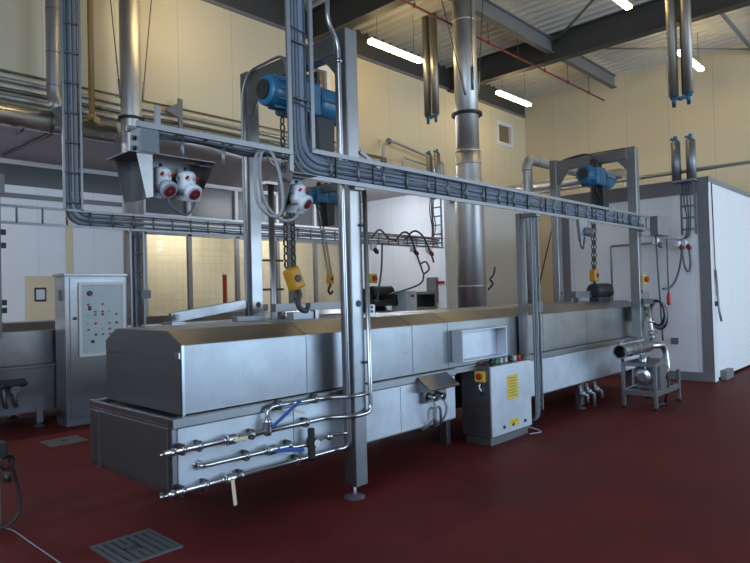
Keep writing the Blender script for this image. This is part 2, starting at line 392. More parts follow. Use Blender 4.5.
for p, q, r in (((14.2, 6.8, 7.5), (XR, 3.25, 7.5), .022), ((13.95, 7.0, 7.6), (9.1, 1.6, 7.6), .03), ((14.06, 3.55, 7.5), (XR, 3.6, 7.5), .045)):
    struct(MB().cyl(p, q, r, n=8).build('roof_brace', bpy.data.materials['purlin_paint'], loc=(0, 0, 0)))

# ceiling lamps
def lamp(x, y, z, label):
    t = thing('ceiling_light', (x, y, z), label, 'lamp', 'tube lamps hung under the roof')
    L = .82
    m = MB().prism([(x - L, y - .04, z + .085), (x - L, y + .04, z + .085), (x - L, y + .03, z + .12), (x - L, y - .03, z + .12)], (2 * L, 0, 0)); m.build('housing', FRAMEW, t)
    MB().prism([(x - L, y - .045, z + .085), (x - L, y - .075, z + .05), (x - L, y - .055, z), (x - L, y + .055, z), (x - L, y + .075, z + .05), (x - L, y + .045, z + .085)], (2 * L, 0, 0)).build('diffuser', TUBE, t)
    for s in (-1, 1): MB().cyl((x + s * .6, y, z + .12), (x + s * .6, y, ZD), .006, n=6).build('hanger_rod', IRON, t)
lamp(10.08, 8.7, 6.82, 'lit tube lamp left of the hanging twin ducts near the cream back wall')
lamp(14.95, 8.7, 6.82, 'lit tube lamp hanging by the far corner, right of the large flue')
lamp(5.5, 8.7, 6.82, 'lit tube lamp along the back wall above the upright left cable tray')
lamp(15.95, 4.5, 6.95, 'lit tube lamp showing behind the right pair of hanging ducts')
lamp(11.32, 4.5, 7.02, 'lit tube lamp at the top edge beside the dark roof beam')

# red sprinkler pipe
t = thing('sprinkler_pipe', (12, 7.25, 7.0), 'thin red sprinkler pipe hung along the roof in droppers', 'pipe')
MB().cyl((3, 7.25, 7.0), (17.45, 7.25, 7.0), .022, n=10).build('pipe', REDP, t)
x = 5.2
while x < 17.4:
    MB().cyl((x, 7.25, 7.0), (x, 7.25, ZD), .008, n=6).build('dropper', IRON, t)
    m = MB().cyl((x, 7.25, 6.97), (x, 7.25, 7.04), .03, n=8); m.build('clamp', REDP, t); x += 1.25

# ------------------------------------------------------------------ white cold room on the right
CX, CY, CZ = 11.55, 3.07, 3.42
t = thing('cold_room', (15, 4.4, 0), 'white insulated panel cabin with grey corner trims at the right', 'cold room')
WHP = WHITE
m = B(CX, CY + .001, .12, CX + .1, 5.72, CZ - .02); m.build('side_panel', WHITEY, t)
B(CX + .1, CY, .05, XR - .01, CY + .1, CZ - .02).build('front_panel', WHITEF, t)
B(CX + .1, 5.62, .0, XR - .01, 5.72, CZ - .02).build('rear_panel', WHITE, t)
B(CX, CY, CZ - .02, XR - .01, 5.72, CZ + .06).build('roof_panel', GREYP, t)
m = B(CX - .012, CY - .012, 0, CX, CY + .16, CZ); m.box(CX - .012, CY - .012, 0, CX + .13, CY, CZ); 
B(CX - .012, CY - .010, 0, CX - .001, CY + .17, CZ).build('corner_trim', TRIMG, t)
B(CX - .012, CY - .012, 0, CX + .20, CY - .001, CZ).build('corner_trim', FRAMEW, t, label='white corner trim on the front face')
B(CX - .012, 5.58, 0, CX - .001, 5.74, CZ).build('corner_trim', TRIMG, t)
B(CX - .016, CY - .014, CZ - .19, CX - .001, 5.74, CZ + .07).build('top_trim', TRIMG, t)
B(CX - .016, CY - .014, CZ - .02, XR - .02, CY - .001, CZ + .07).build('top_trim', GREYP, t)
B(CX - .02, CY, 0, CX - .001, 5.72, .15).build('kick_rail', GREYP, t)
m = B(CX + .35, CY - .10, 0, CX + .8, CY - .001, .16); m.build('floor_guard', TRIMG, t)
B(CX - .03, 3.62, .62, CX - .001, 3.74, .73).build('socket_plate', PLASG, t)
m = MB().tube([(CX + .16, CY - .02, 3.40), (CX + .16, CY - .03, 2.0), (CX + .19, CY - .03, 1.45)], .008, .1, 6); m.build('cord', BLACK, t)
m = B(CX + .13, CY - .06, 1.28, CX + .2, CY - .01, 1.36); m.build('latch_bracket', IRON, t)
MB().tube([(CX + .17, CY - .03, 1.9), (CX + .19, CY - .06, 1.2), (CX + .26, CY - .07, 1.02)], .02, .05, 8).build('door_handle', ZINC, t)
m = MB().tube([(CX - .04, 4.75, 1.3), (CX - .04, 4.75, 2.42), (CX - .04, 3.9, 2.42)], .018, .04, 8); m.build('wall_conduit', ZINC, t)
tag(MB().cyl((CX - .06, -6.98, 3.62), (CX - .06, 8.3, 3.62), .035, n=12).build('horizontal_pipe', INSUL), 'thin grey pipe running across above the white cabin side wall', 'pipe')

# ------------------------------------------------------------------ front process tank
TX0, TX1 = 2.02, 10.35
def tank_leg(t, x, y, w=.12, d=.08, top=.36, foot=True):
    l = B(x - w / 2, y - d / 2, .05 if foot else .0, x + w / 2, y + d / 2, top).build('leg', STEEL, t, .004)
    if foot: MB().lathe((x, y, 0), (0, 0, 1), [(.07, 0), (.07, .012), (.03, .03), (.012, .032), (.012, .06)], 16).build('foot', ZINC, l)
t = thing('process_tank', (6, 4.4, 0), 'long stainless trough in front, on legs under its chamfered hood', 'tank')
m = MB().prism([(TX0, 3.76, .36), (5.12, 3.76, .36), (5.12, 4.06, .36), (6.46, 4.06, .36), (6.46, 3.76, .36), (TX1, 3.76, .36), (TX1, 5.05, .36), (TX0, 5.05, .36)], (0, 0, .46))
m.build('trough', SHEET, t, .004)
m = MB()
for a, b in ((TX0 - .005, 5.12), (6.46, TX1)):
    m.box(a, 3.735, .80, b, 3.80, .865)
m.box(TX0 - .005, 3.80, .82, TX0 + .035, 4.99, .865); m.box(TX0, 4.99, .82, TX1, 5.06, .865); m.box(TX1 - .03, 3.74, .82, TX1, 5.06, .865)
m.build('rim', STEEL, t, .006)
B(TX0 + .04, 3.78, .81, TX1 - .04, 5.0, .835).build('ledge', STEEL, t)
B(5.12, 3.80, .80, 6.46, 4.0, .865).build('bridge_plate', STEEL, t, .004)
for a, b in ((2.06, 3.02), (3.025, 4.27), (4.275, 5.11), (6.47, 7.0), (7.005, 7.95), (7.955, 8.9), (8.905, 9.6), (9.605, 10.3)):
    B(a, 3.748, .375, b, 3.759, .795).build('front_panel', PANEL_LIT, t, .003)
m = B(TX0 - .012, 3.80, .40, TX0, 5.02, .80); m.build('end_panel', DULL, t, .004)  # dull steel puts the dark reflection of this end into the colour
B(TX0 - .03, 4.84, .37, TX0 - .01, 4.87, .80).build('end_strip', STEEL, t)
for x, w, ft in ((5.42, .07, False), (6.62, .09, True), (8.1, .09, True), (9.9, .09, True)):
    tank_leg(t, x, 3.84 if x != 5.42 else 4.12, w, .09, .37, ft); tank_leg(t, x, 4.95, w, .09, .37, ft)
tank_leg(t, 2.6, 4.92, .1, .1, .37)
m = MB().lathe((2.85, 4.0, .33), (0, 0, 1), [(.07, 0), (.07, .01), (.03, .03)], 14); m.build('drain_flange', ZINC, t)
# connector box with its little roof, on the tank front
m = MB().prism([(4.50, 3.745, .86), (4.50, 3.745, .84), (4.50, 3.58, .73), (4.50, 3.575, .742)], (.46, 0, 0)); m.prism([(4.50, 3.745, .85), (4.50, 3.58, .735), (4.50, 3.745, .70)], (.006, 0, 0)); m.prism([(4.955, 3.745, .85), (4.955, 3.58, .735), (4.955, 3.745, .70)], (.006, 0, 0))
h = m.build('splash_roof', STEEL, t)
m = B(4.55, 3.70, .60, 4.90, 3.745, .74); m.build('connector_plate', DULL, t)
for x in (4.62, 4.74): MB().lathe((x, 3.70, .665), (.2, -1, -.2), [(.036, 0), (.036, .03), (.028, .03), (.028, .07), (.034, .07), (.034, .09)], 14).build('connector', POLISH, t)
for x, w in ((4.62, .02), (4.78, .05)):
    MB().tube(smooth_path([(x, 3.66, .64), (x + .01, 3.62, .55), (x + w * .7, 3.66, .45), (x + w, 3.74, .37), (x + w, 3.80, .33)]), .012, n=8).build('hose', CABL, t)
MB().tube([(4.70, 3.70, .37), (4.70, 3.70, .54), (4.80, 3.70, .54), (4.80, 3.70, .37)], .013, .05, 8).build('drain_loop', ZINC, t)

# hood over the front tank
t = thing('tank_hood', (6, 4.4, .865), 'long stainless hood with chamfered top edges covering the front trough', 'tank cover')
HP = [(3.8, .868), (3.8, 1.335), (4.0, 1.43), (4.78, 1.43), (4.97, 1.335), (4.97, .868)]
HX0, HX1 = 2.12, 10.28
MB().prism([(HX0 + .01, y, z) for y, z in HP], (HX1 - HX0 - .02, 0, 0)).build('shell', SHEET, t, .006)
m = MB().prism([(HX0, y, z) for y, z in [(3.805, 1.25), (3.805, 1.333), (4.0, 1.427), (4.78, 1.427), (4.965, 1.333), (4.965, 1.25)]], (.012, 0, 0)); m.build('end_plate', DULL, t, label='upper end plate with chamfered corners')
B(HX0, 3.815, .87, HX0 + .012, 4.965, 1.244).build('end_plate', DULL, t)
B(HX0, 3.790, .868, HX0 + .02, 3.806, 1.335).build('edge_strip', POLISH, t)
for x in (3.21, 4.52, 5.08, 7.05, 8.3):
    MB().prism([(x, y + (-.004 if y < 4 else 0), z) for y, z in ((3.8, .87), (3.8, 1.338), (4.0, 1.434), (4.78, 1.434), (4.78, 1.43), (4.0, 1.428), (3.803, 1.33), (3.803, .87))], (.012, 0, 0)).build('seam_strip', STEEL, t)
for x in (2.62, 2.70, 4.40, 4.46):
    MB().lathe((x, 3.80, 1.08), (0, -1, 0), [(.008, 0), (.007, .004)], 8).build('rivet', POLISH, t)
B(HX0 - .015, 3.86, 1.245, HX0 + .0, 3.80, 1.285).build('catch', POLISH, t); 
# lid arm lying across the top, hinge plates, lugs and lifting bar
m = MB().bar((2.62, 4.86, 1.485), (3.40, 4.90, 1.58), .04, .085); m.build('hinge_arm', SHEET, t, .003)
MB().lathe((2.66, 4.835, 1.49), (0, -1, 0), [(.03, 0), (.03, .012), (.018, .012), (.018, .03)], 12).build('hinge_bolt', ZINC, t)
B(2.56, 4.72, 1.43, 2.68, 4.90, 1.455).build('hinge_plate', STEEL, t)
B(3.15, 4.66, 1.43, 3.45, 4.74, 1.475).build('clamp_block', ZINC, t, .003)
B(3.56, 4.38, 1.43, 3.80, 4.48, 1.50).build('clamp_block', ZINC, t, .003)
B(3.84, 4.40, 1.43, 3.88, 4.47, 1.51).build('stop_plate', STEEL, t)
m = B(4.20, 4.05, 1.40, 4.285, 4.075, 1.545); m.build('lifting_lug', STEEL, t, .003)
for z in (1.48, 1.52): MB().lathe((4.24, 4.05, z), (0, -1, 0), [(.014, 0), (.014, .008)], 8).build('bolt', IRON, t)
B(3.55, 4.62, 1.50, 4.55, 4.70, 1.575).build('lifting_bar', DULL, t)
for x in (3.62, 4.48): B(x, 4.63, 1.43, x + .05, 4.69, 1.50).build('bar_support', DULL, t)
B(8.75, 4.16, 1.50, 10.15, 4.26, 1.60).build('lifting_bar', DULL, t)
for x in (8.85, 10.0): B(x, 4.17, 1.43, x + .05, 4.25, 1.50).build('bar_support', DULL, t)
# shallow open display housing on the hood front
m = B(5.14, 3.785, .93, 5.98, 3.797, 1.25); m.box(5.14, 3.66, .93, 5.152, 3.79, 1.25); m.box(5.968, 3.66, .93, 5.98, 3.79, 1.25); m.box(5.152, 3.66, 1.238, 5.968, 3.79, 1.25); m.box(5.152, 3.66, .93, 5.968, 3.79, .942)
m.build('display_housing', PANEL_LIT, t, .002)

# ------------------------------------------------------------------ control desk in front of the tank
t = thing('control_desk', (5.98, 3.82, 0), 'stainless control desk with yellow stickers and buttons on top', 'control box')
m = MB().prism([(5.57, 3.63, .09), (5.57, 4.0, .09), (5.57, 4.0, .885), (5.57, 3.63, .842)], (.83, 0, 0)); m.build('body', STEEL, t, .006)
B(5.60, 3.66, 0, 6.37, 3.97, .09).build('plinth', DULL, t)
B(5.575, 3.618, .10, 6.395, 3.631, .838).build('door', PANEL_LIT, t, .004)
for a, b, c, d in ((5.885, .455, 6.105, .715), (5.92, .16, 6.10, .235)):
    s = B(a, 3.613, b, c, 3.619, d).build('sticker', YELS, t, label='yellow warning sticker')
    mm = MB(); z = d - .035
    while z > b + .02: mm.box(a + .025, 3.6115, z, c - .03 - .03 * random.random(), 3.6135, z + .008); z -= .032
    mm.build('print', mat('sticker_ink', (.25, .18, .03), .6) if 'sticker_ink' not in bpy.data.materials else bpy.data.materials['sticker_ink'], s)
for x in (5.80, 5.98, 6.24): MB().lathe((x, 3.618, .175), (0, -1, 0), [(.018, 0), (.018, .012)], 10).build('lock', IRON, t)
def ztop(y): return .842 + (y - 3.63) / .37 * .043
k = 0
PALE = mat('pale_button', (.5, .5, .48), .4)
for row, y in enumerate((3.72, 3.85)):
    for i in range(7):
        x = 5.74 + i * .095
        mcol = [BLACK, GREEN, PALE, PALE, BLACK, PALE, RED, GREEN, BLACK, PALE, GREEN, PALE, BLACK, PALE][k]; k += 1
        MB().lathe((x, y, ztop(y)), (0, -.12, 1), [(.03, 0), (.03, .012), (.024, .012), (.022, .05)], 10).build('button', mcol, t)
m = B(5.60, 3.78, .868, 5.71, 3.94, .885); m.build('label_plate', RED, t)
MB().lathe((5.72, 3.93, .878), (0, 0, 1), [(.02, 0), (.02, .03), (.035, .03), (.03, .06), (.01, .065)], 12).build('selector', GREEN, t)
s = B(5.535, 3.68, .68, 5.571, 3.80, .795).build('isolator_switch', YELS, t, .004, label='yellow isolator with red rotary handle')
MB().lathe((5.535, 3.74, .737), (-1, 0, 0), [(.036, 0), (.034, .02)], 14).build('rotary_handle', RED, s)
B(5.50, 3.73, .71, 5.52, 3.75, .765).build('grip', RED, s)
MB().tube(smooth_path([(5.56, 3.74, .66), (5.545, 3.75, .62), (5.55, 3.73, .58), (5.555, 3.75, .55)]), .012, n=6).build('hanging_key', POLISH, t)

# ------------------------------------------------------------------ hoist gantries
def post_foot(t, x, y, p):
    MB().lathe((x, y, 0), (0, 0, 1), [(.085, 0), (.085, .012), (.04, .03), (.014, .034), (.014, .12)], 18).build('foot', ZINC, p)
def gantry(x, yf, yb, ztop, label, floor_front=True, zb=0.0, g=None, on_hood=True):
    t = thing('hoist_gantry', (x, (yf + yb) / 2, 0), label, 'hoist frame', g)
    p = B(x - .065, yf, .10 if floor_front else zb, x + .065, yf + .14, ztop + .02).build('post', STEEL, t, .006)
    if floor_front: post_foot(t, x - .03, yf + .06, p)
    if on_hood:
        q = B(x - .065, yb, 1.39, x + .065, yb + .12, ztop + .02).build('post', STEEL, t, .006); B(x - .075, yb - .05, 1.432, x + .075, yb + .0, 1.442).build('foot_plate', STEEL, q)
    else: q = B(x - .065, yb, .10, x + .065, yb + .13, ztop + .02).build('post', STEEL, t, .006); post_foot(t, x, yb + .065, q)
    for pp, yy in ((p, yf - .001), (q, yb - .001)):
        MB().lathe((x + .005, yy, 1.57), (0, -1, 0), [(.028, 0), (.028, .003)], 14).build('slot', BLACK, pp)
    B(x - .06, yf + .14, ztop - .16, x + .06, yb, ztop).build('crossbar', STEEL, t, .006)
    MB().prism([(x - .05, yf + .14, ztop - .16), (x - .05, yf + .30, ztop - .16), (x - .05, yf + .14, ztop - .34)], (.10, 0, 0)).build('gusset', DULL, t)
    MB().prism([(x - .07, yb - .01, ztop - .10), (x - .07, yb - .22, ztop - .10), (x - .07, yb - .22, ztop - .2), (x - .07, yb - .06, ztop - .42), (x - .07, yb - .01, ztop - .42)], (.012, 0, 0)).build('gusset', STEEL, t)
    return t
gantry(3.565, 3.56, 4.92, 3.80, 'nearest steel hoist gantry standing astride the front tank, left of the control desk')
gantry(9.78, 3.58, 4.90, 3.80, 'far steel hoist gantry over the right end of the front tank', False, .866)
gantry(8.38, 8.62, 10.25, 3.85, 'rear steel hoist gantry over the back tank, behind the nearest gantry', on_hood=False)

# electric chain hoists
def hoist(x, y, z, hook, label, g='blue chain hoists', tilt=None, chain_dx=-.12):
    """x,y centre, z axis height of the body"""
    t = thing('chain_hoist', (x, y, z), label, 'hoist', g)
    m = MB().lathe((x - .48, y, z), (1, 0, 0), [(.10, 0), (.13, .02), (.135, .06), (.135, .22)], 20)
    MB().lathe((x - .484, y, z), (-1, 0, 0), [(.085, 0), (.085, .012), (.03, .014)], 20).build('fan_cover', IRON, t)
    for k in range(10):
        a = 2 * math.pi * k / 10; m.bar((x - .40, y + .14 * math.cos(a), z + .14 * math.sin(a)), (x - .26, y + .14 * math.cos(a), z + .14 * math.sin(a)), .016, .016)
    m.build('motor', BLUE, t)
    B(x - .26, y - .15, z - .16, x + .06, y + .15, z + .13).build('gearbox', BLUE, t, .03)
    m = MB().lathe((x + .06, y, z - .01), (1, 0, 0), [(.155, 0), (.16, .03), (.155, .36), (.13, .42), (.09, .44)], 20); m.build('housing', BLUE, t)
    B(x + .06, y - .165, z - .03, x + .42, y - .155, z - .01).build('seam_rib', IRON, t)
    m = B(x - .10, y - .05, z + .12, x - .07, y + .05, z + .28); m.box(x + .09, y - .05, z + .12, x + .12, y + .05, z + .28)
    m.build('suspension_bracket', IRON, t)
    MB().lathe((x - .09 - .02, y, z + .2), (1, 0, 0), [(.045, 0), (.045, .25)], 12).build('trolley_wheel', IRON, t)
    m = MB().prism([(x + .02, y - .10, z - .14), (x + .26, y - .10, z - .14), (x + .24, y - .10, z - .58), (x + .06, y - .10, z - .62)], (0, .2, 0)); m.build('chain_bag', BLACK, t, .015)
    MB().tube(smooth_path([(x - .2, y - .08, z - .15), (x - .22, y - .10, z - .27), (x - .12, y - .10, z - .30), (x - .06, y - .06, z - .16)]), .014, n=8).build('control_cable', BLACK, t)
    # chain: two falls of links
    hx, hy, hz = hook
    lk = .075 if hz < 3 else .05
    for s in (-1, 1):
        p0 = V((x + chain_dx + s * .045, y, z - .14)); p1 = V((hx + s * .04, hy, hz + .32))
        d = p1 - p0; n = max(2, int(d.length / .062)); m = MB()
        for i in range(n):
            c = p0 + d * ((i + .5) / n); ax = V((1, 0, 0)) if i % 2 else V((0, 1, 0))
            side = V((0, 1, 0)) if i % 2 else V((1, 0, 0))
            m.tube([c + V((0, 0, .036)) + side * .0, c + V((0, 0, .02)) + side * .02, c - V((0, 0, .02)) + side * .02, c - V((0, 0, .036)), c - V((0, 0, .02)) - side * .02, c + V((0, 0, .02)) - side * .02], .0085, n=5, closed=True)
        m.build('chain', IRON, t)
    dz = V(tilt) if tilt else V((0, 0, -1)); dz.normalize()
    p = V((hx, hy, hz + .32)); sx = V((0, 1, 0)).cross(dz).normalized()
    m = MB(); m.bar(p, p + dz * .20, .11, .135, (1, 0, 0)); blk = m.build('hook_block', YEL, t, .025, label='yellow hook block')
    MB().lathe(p + dz * .10 + V((0, -.055, 0)), (0, -1, 0), [(.035, 0), (.03, .012)], 12).build('sheave_cap', IRON, blk)
    q = p + dz * .20; w = sx
    pts = [q, q + dz * .05, q + dz * .09 + w * .035, q + dz * .14 + w * .05, q + dz * .19 + w * .02, q + dz * .20 - w * .02, q + dz * .17 - w * .05, q + dz * .145 - w * .055]
    MB().tube(smooth_path(pts, 4), .024, n=8).build('hook', IRON, blk)
    return t
hoist(3.69, 4.28, 3.42, (3.43, 4.25, 1.57), 'blue chain hoist hanging under the nearest gantry behind the upright tray', tilt=(.32, -.12, -1), chain_dx=-.24)
hoist(9.74, 4.22, 3.43, (9.5, 4.2, 1.62), 'blue chain hoist under the far gantry with chains above the hood')
hoist(8.48, 9.42, 3.66, (8.62, 9.4, 1.75), 'blue chain hoist behind the long tray, over the back tank')

# ------------------------------------------------------------------ cable trays
def tray(t, p, q, across, step, rail=.034, depth=.05, rung=.010, rm=None, m=None, off=0.0):
    """wire cable ladder from p to q; `across` goes from one rail to the other; faces the camera side -Y"""
    p, q, a = V(p), V(q), V(across); d = (q - p); L = d.length; d.normalize(); nrm = a.cross(d).normalized()
    MB().bar(p, q, rail, .02, nrm).build('side_rail', m or ZINC, t); MB().bar(p + a + d * off, q + a, rail, .02, nrm).build('side_rail', m or ZINC, t)
    n = int(L / step)
    for i in range(n + 1):
        u = i * step + (L - n * step) / 2
        if u < off: continue
        c = p + d * u
        MB().cyl(c, c + a, rung, n=6).build('rung', rm or DULL, t)  # dull steel puts the shade on the rungs into their colour
# the long front tray and its upright run
t = thing('cable_tray', (6.5, 3.5, 2.52), 'long galvanised cable tray running level above the front tank', 'cable tray')
tray(t, (2.855, 3.5, 2.53), (9.95, 3.5, 2.53), (0, 0, .2), .30, off=.2)
for x in (3.565, 6.5, 9.78): B(x - .05, 3.51, 2.49, x + .05, {3.565: 3.56, 6.5: 3.72, 9.78: 3.58}[x], 2.52).build('bracket', ZINC, t)
MB().bar((3.63, 3.555, 2.82), (3.82, 3.52, 2.70), .02, .03).build('brace', ZINC, t)
t = thing('cable_tray', (2.96, 3.5, 2.74), 'upright galvanised cable tray dropping from the roof in the middle, full of cables', 'cable tray')
tray(t, (2.855, 3.5, 2.55), (2.855, 3.5, ZD), (.215, 0, 0), .42, off=.19)
random.seed(3)
t = thing('cable_bundle', (3.0, 3.53, 2.54), 'grey cables coming down the middle upright tray and along the front tray', 'cables')
for k in range(24):
    u = k / 23; zc = 2.545 + u * .165; xd = 2.878 + u * .168; yo = 3.526 + random.uniform(-.008, .022)
    end = 9.8 if k < 10 else random.choice([6.4, 6.5, 9.6, 9.7])
    wob = [(xd, yo, ZD), (xd + random.uniform(-.006, .006), yo, 5.0), (xd, yo, 3.1), (xd + .005, yo, zc)]
    xx = 3.6
    while xx < end - .5:
        wob.append((xx, yo + random.uniform(-.006, .006), zc + random.uniform(-.012, .012))); xx += .9
    wob.append((end, yo, zc))
    MB().tube(wob, .0075 + .003 * random.random(), .22, 7).build('cable', [CABG, CABG, CABD, CABG, CABG][k % 5], t)
x = 3.3
while x < 9.5: B(x, 3.496, 2.54, x + .007, 3.512, 2.725).build('cable_tie', BLACK, t); x += .42
for z in (3.05, 3.6, 4.1, 4.6, 5.2):
    MB().bar((2.87, 3.495, z + .02), (3.06, 3.495, z - .01), .006, .008).build('cable_tie', BLACK, t)
# side ladder to the left with the junction box at its end
t = thing('cable_tray', (2.3, 3.5, 2.66), 'short cable rail reaching left from the middle upright tray', 'cable tray')
B(1.69, 3.47, 2.665, 2.85, 3.50, 2.70).build('side_rail', ZINC, t); B(1.69, 3.60, 2.665, 2.85, 3.63, 2.70).build('side_rail', ZINC, t)
for i in range(6): x = 1.78 + i * .2; B(x, 3.50, 2.675, x + .02, 3.60, 2.685).build('rung', ZINC, t)
for x in (1.83, 2.02, 2.32): MB().cyl((x, 3.55, 2.52), (x, 3.55, 2.68), .012, n=8).build('hanger', ZINC, t)
for x in (1.86,): MB().bar((x, 3.56, 2.68), (x, 3.56, 2.84), .025, .03).build('upright', ZINC, t)
for k in range(3):
    MB().tube(smooth_path([(1.82, 3.55, 2.66 - k * .01), (2.2, 3.53 + k * .02, 2.655), (2.5, 3.52 + k * .02, 2.645 - .01 * k), (2.75, 3.52 + .02 * k, 2.655), (2.95, 3.53, 2.62 + .02 * k)]), .009, n=6).build('cable', CABD, t)
t = thing('junction_box', (1.75, 3.5, 2.5), 'grey plastic junction box at the left end of the short cable rail', 'junction box')
B(1.69, 3.44, 2.505, 1.80, 3.58, 2.655).build('body', PLASG, t, .006); B(1.685, 3.432, 2.51, 1.805, 3.442, 2.65).build('lid', PLASG, t, .004)
for z in (2.54, 2.60): MB().cyl((1.69, 3.5, z), (1.665, 3.5, z), .014, n=8).build('gland', IRON, t)

# socket hoods
def cee_socket(x, y, z, d, label, g='red and white sockets', s=1.0, col=None):
    d = V(d).normalized(); c = V((x, y, z))
    t = thing('power_socket', (x, y, z), label, 'socket', g)
    MB().lathe((x, y + .01, z + .07 * s), (0, 0, -1), [(.045 * s, 0), (.056 * s, .015 * s), (.058 * s, .11 * s), (.048 * s, .135 * s)], 20).build('body', PLASW, t)
    k = MB().lathe(c - V((0, 0, .025 * s)), d, [(.042 * s, 0), (.044 * s, .05 * s), (.056 * s, .055 * s), (.058 * s, .08 * s), (.052 * s, .088 * s)], 20).build('collar', col or PLASW, t)
    MB().lathe(c - V((0, 0, .025 * s)) + d * .088 * s, d, [(.038 * s, 0), (.034 * s, .008 * s)], 18).build('cap', SOCKR, k)
    MB().lathe(c - V((0, 0, .025 * s)) + d * .096 * s, d, [(.016 * s, 0), (.014 * s, .01 * s)], 12).build('cap_boss', SOCKR, k)
    for k in (-1, 1): MB().bar(c + V((k * .034 * s, -.05 * s, .015 * s)), c + V((k * .034 * s, -.07 * s, .03 * s)), .016 * s, .008 * s).build('clip', RED, t)
    MB().cyl((x, y + .02, z + .07 * s), (x, y + .02, z + .10 * s), .010 * s, n=8).build('gland', IRON, t)
    MB().tube([(x - .055 * s, y, z + .03 * s), (x - .085 * s, y - .02, z + .03 * s), (x - .085 * s, y - .03, z)], .006 * s, .01, 6).build('latch', PLASG, t)
    return t
cee_socket(1.855, 3.50, 2.375, (.15, -1, -.8), 'white socket with grey collar and red face, left one under the sheet-metal hood', col=COLLG)
cee_socket(2.02, 3.50, 2.370, (.15, -1, -.8), 'white socket with white collar and red face, right one under the sheet-metal hood')
t = thing('socket_hood', (1.95, 3.55, 2.25), 'open sheet-metal splash hood over the two red-faced sockets', 'socket cover')
B(1.775, 3.575, 2.27, 2.16, 3.585, 2.51).build('back_plate', DULL, t)
MB().prism([(1.765, 3.40, 2.50), (2.16, 3.40, 2.50), (2.16, 3.59, 2.52), (1.765, 3.59, 2.52)], (0, 0, .005)).build('roof_plate', DULL, t)
for x in (1.765, 2.155): MB().prism([(x, 3.40, 2.50), (x, 3.59, 2.52), (x, 3.59, 2.30)], (.005, 0, 0)).build('cheek', DULL, t)
t = thing('socket_hood', (1.70, 3.5, 2.25), 'folded sheet-metal splash hood with bright triangular cheek below the junction box', 'socket cover')
MB().prism([(1.655, 3.42, 2.495), (1.755, 3.42, 2.50), (1.755, 3.42, 2.25), (1.71, 3.42, 2.24)], (0, .005, 0)).build('cheek', STEEL, t)  # daylight on this cheek painted as brighter steel than its shaded twin
MB().prism([(1.655, 3.70, 2.495), (1.755, 3.70, 2.50), (1.755, 3.70, 2.25), (1.71, 3.70, 2.24)], (0, .005, 0)).build('cheek', DULL, t)
B(1.61, 3.41, 2.497, 1.76, 3.72, 2.502).build('roof_plate', DULL, t); B(1.752, 3.42, 2.25, 1.757, 3.70, 2.50).build('back_plate', DULL, t)
MB().tube(smooth_path([(1.86, 3.46, 2.27), (1.89, 3.45, 2.20), (1.97, 3.46, 2.165), (2.02, 3.46, 2.19), (2.05, 3.47, 2.25)]), .008, n=6).build('looped_cord', CABD)
tag(bpy.data.objects['looped_cord'], 'dark cord hanging in a loop below the two red-faced sockets', 'cable')
t = thing('socket_hood', (2.88, 3.5, 2.3), 'narrow sheet-metal splash hood on the upright tray over a single socket', 'socket cover')
B(2.80, 3.565, 2.26, 3.02, 3.575, 2.52).build('back_plate', DULL, t); B(2.79, 3.40, 2.52, 3.03, 3.58, 2.525).build('roof_plate', DULL, t)
MB().prism([(2.79, 3.40, 2.52), (2.79, 3.575, 2.52), (2.79, 3.575, 2.22), (2.79, 3.53, 2.22)], (.005, 0, 0)).build('cheek', DULL, t)
MB().cyl((2.82, 3.56, 2.5), (2.82, 3.56, 2.58), .012, n=8).build('hanger', ZINC, t)
cee_socket(2.91, 3.49, 2.385, (.35, -1, -.7), 'white socket with red face, single one hanging beside the thick grey cable loop', s=1.05)
MB().tube(smooth_path([(2.62, 3.52, 2.66), (2.55, 3.50, 2.62), (2.52, 3.48, 2.45), (2.54, 3.47, 2.28), (2.66, 3.46, 2.20), (2.74, 3.46, 2.28), (2.72, 3.46, 2.50), (2.67, 3.48, 2.65), (2.60, 3.5, 2.655), (2.57, 3.49, 2.5), (2.60, 3.48, 2.30), (2.72, 3.46, 2.185), (2.84, 3.46, 2.20), (2.90, 3.48, 2.27)]), .012, n=8).build('cable_coil', CABL)
tag(bpy.data.objects['cable_coil'], 'thick pale grey cable coiled in loops left of the single socket', 'cable')
MB().tube(smooth_path([(2.66, 3.53, 2.64), (2.72, 3.52, 2.58), (2.80, 3.52, 2.62), (2.86, 3.53, 2.60), (2.84, 3.53, 2.52), (2.74, 3.53, 2.47)]), .009, n=8).build('cable_loop', CABL)
tag(bpy.data.objects['cable_loop'], 'small grey cable loop just under the short cable rail by the middle upright tray', 'cable')

# tank-top conduit of gantry one
m = MB().tube(smooth_path([(3.475, 4.98, 1.46), (3.475, 4.98, 2.4), (3.475, 4.98, 3.4), (3.475, 4.95, 3.66), (3.49, 4.85, 3.79), (3.50, 4.65, 3.815), (3.50, 4.42, 3.815), (3.50, 4.34, 3.74), (3.49, 4.30, 3.56)]), .013, n=8)
tag(m.build('flexible_conduit', ZINC), 'grey conduit climbing the rear post of the nearest gantry to its hoist', 'cable')
m = MB().tube(smooth_path([(9.86, 3.63, 2.62), (9.87, 3.62, 3.3), (9.87, 3.62, 3.66), (9.86, 3.70, 3.82), (9.8, 4.0, 3.83), (9.76, 4.5, 3.82), (9.75, 4.8, 3.80), (9.7, 4.4, 3.83), (9.68, 4.25, 3.75), (9.6, 4.22, 3.58)]), .011, n=8)
tag(m.build('flexible_conduit', CABD), 'dark conduit over the top of the far gantry to its hoist', 'cable')

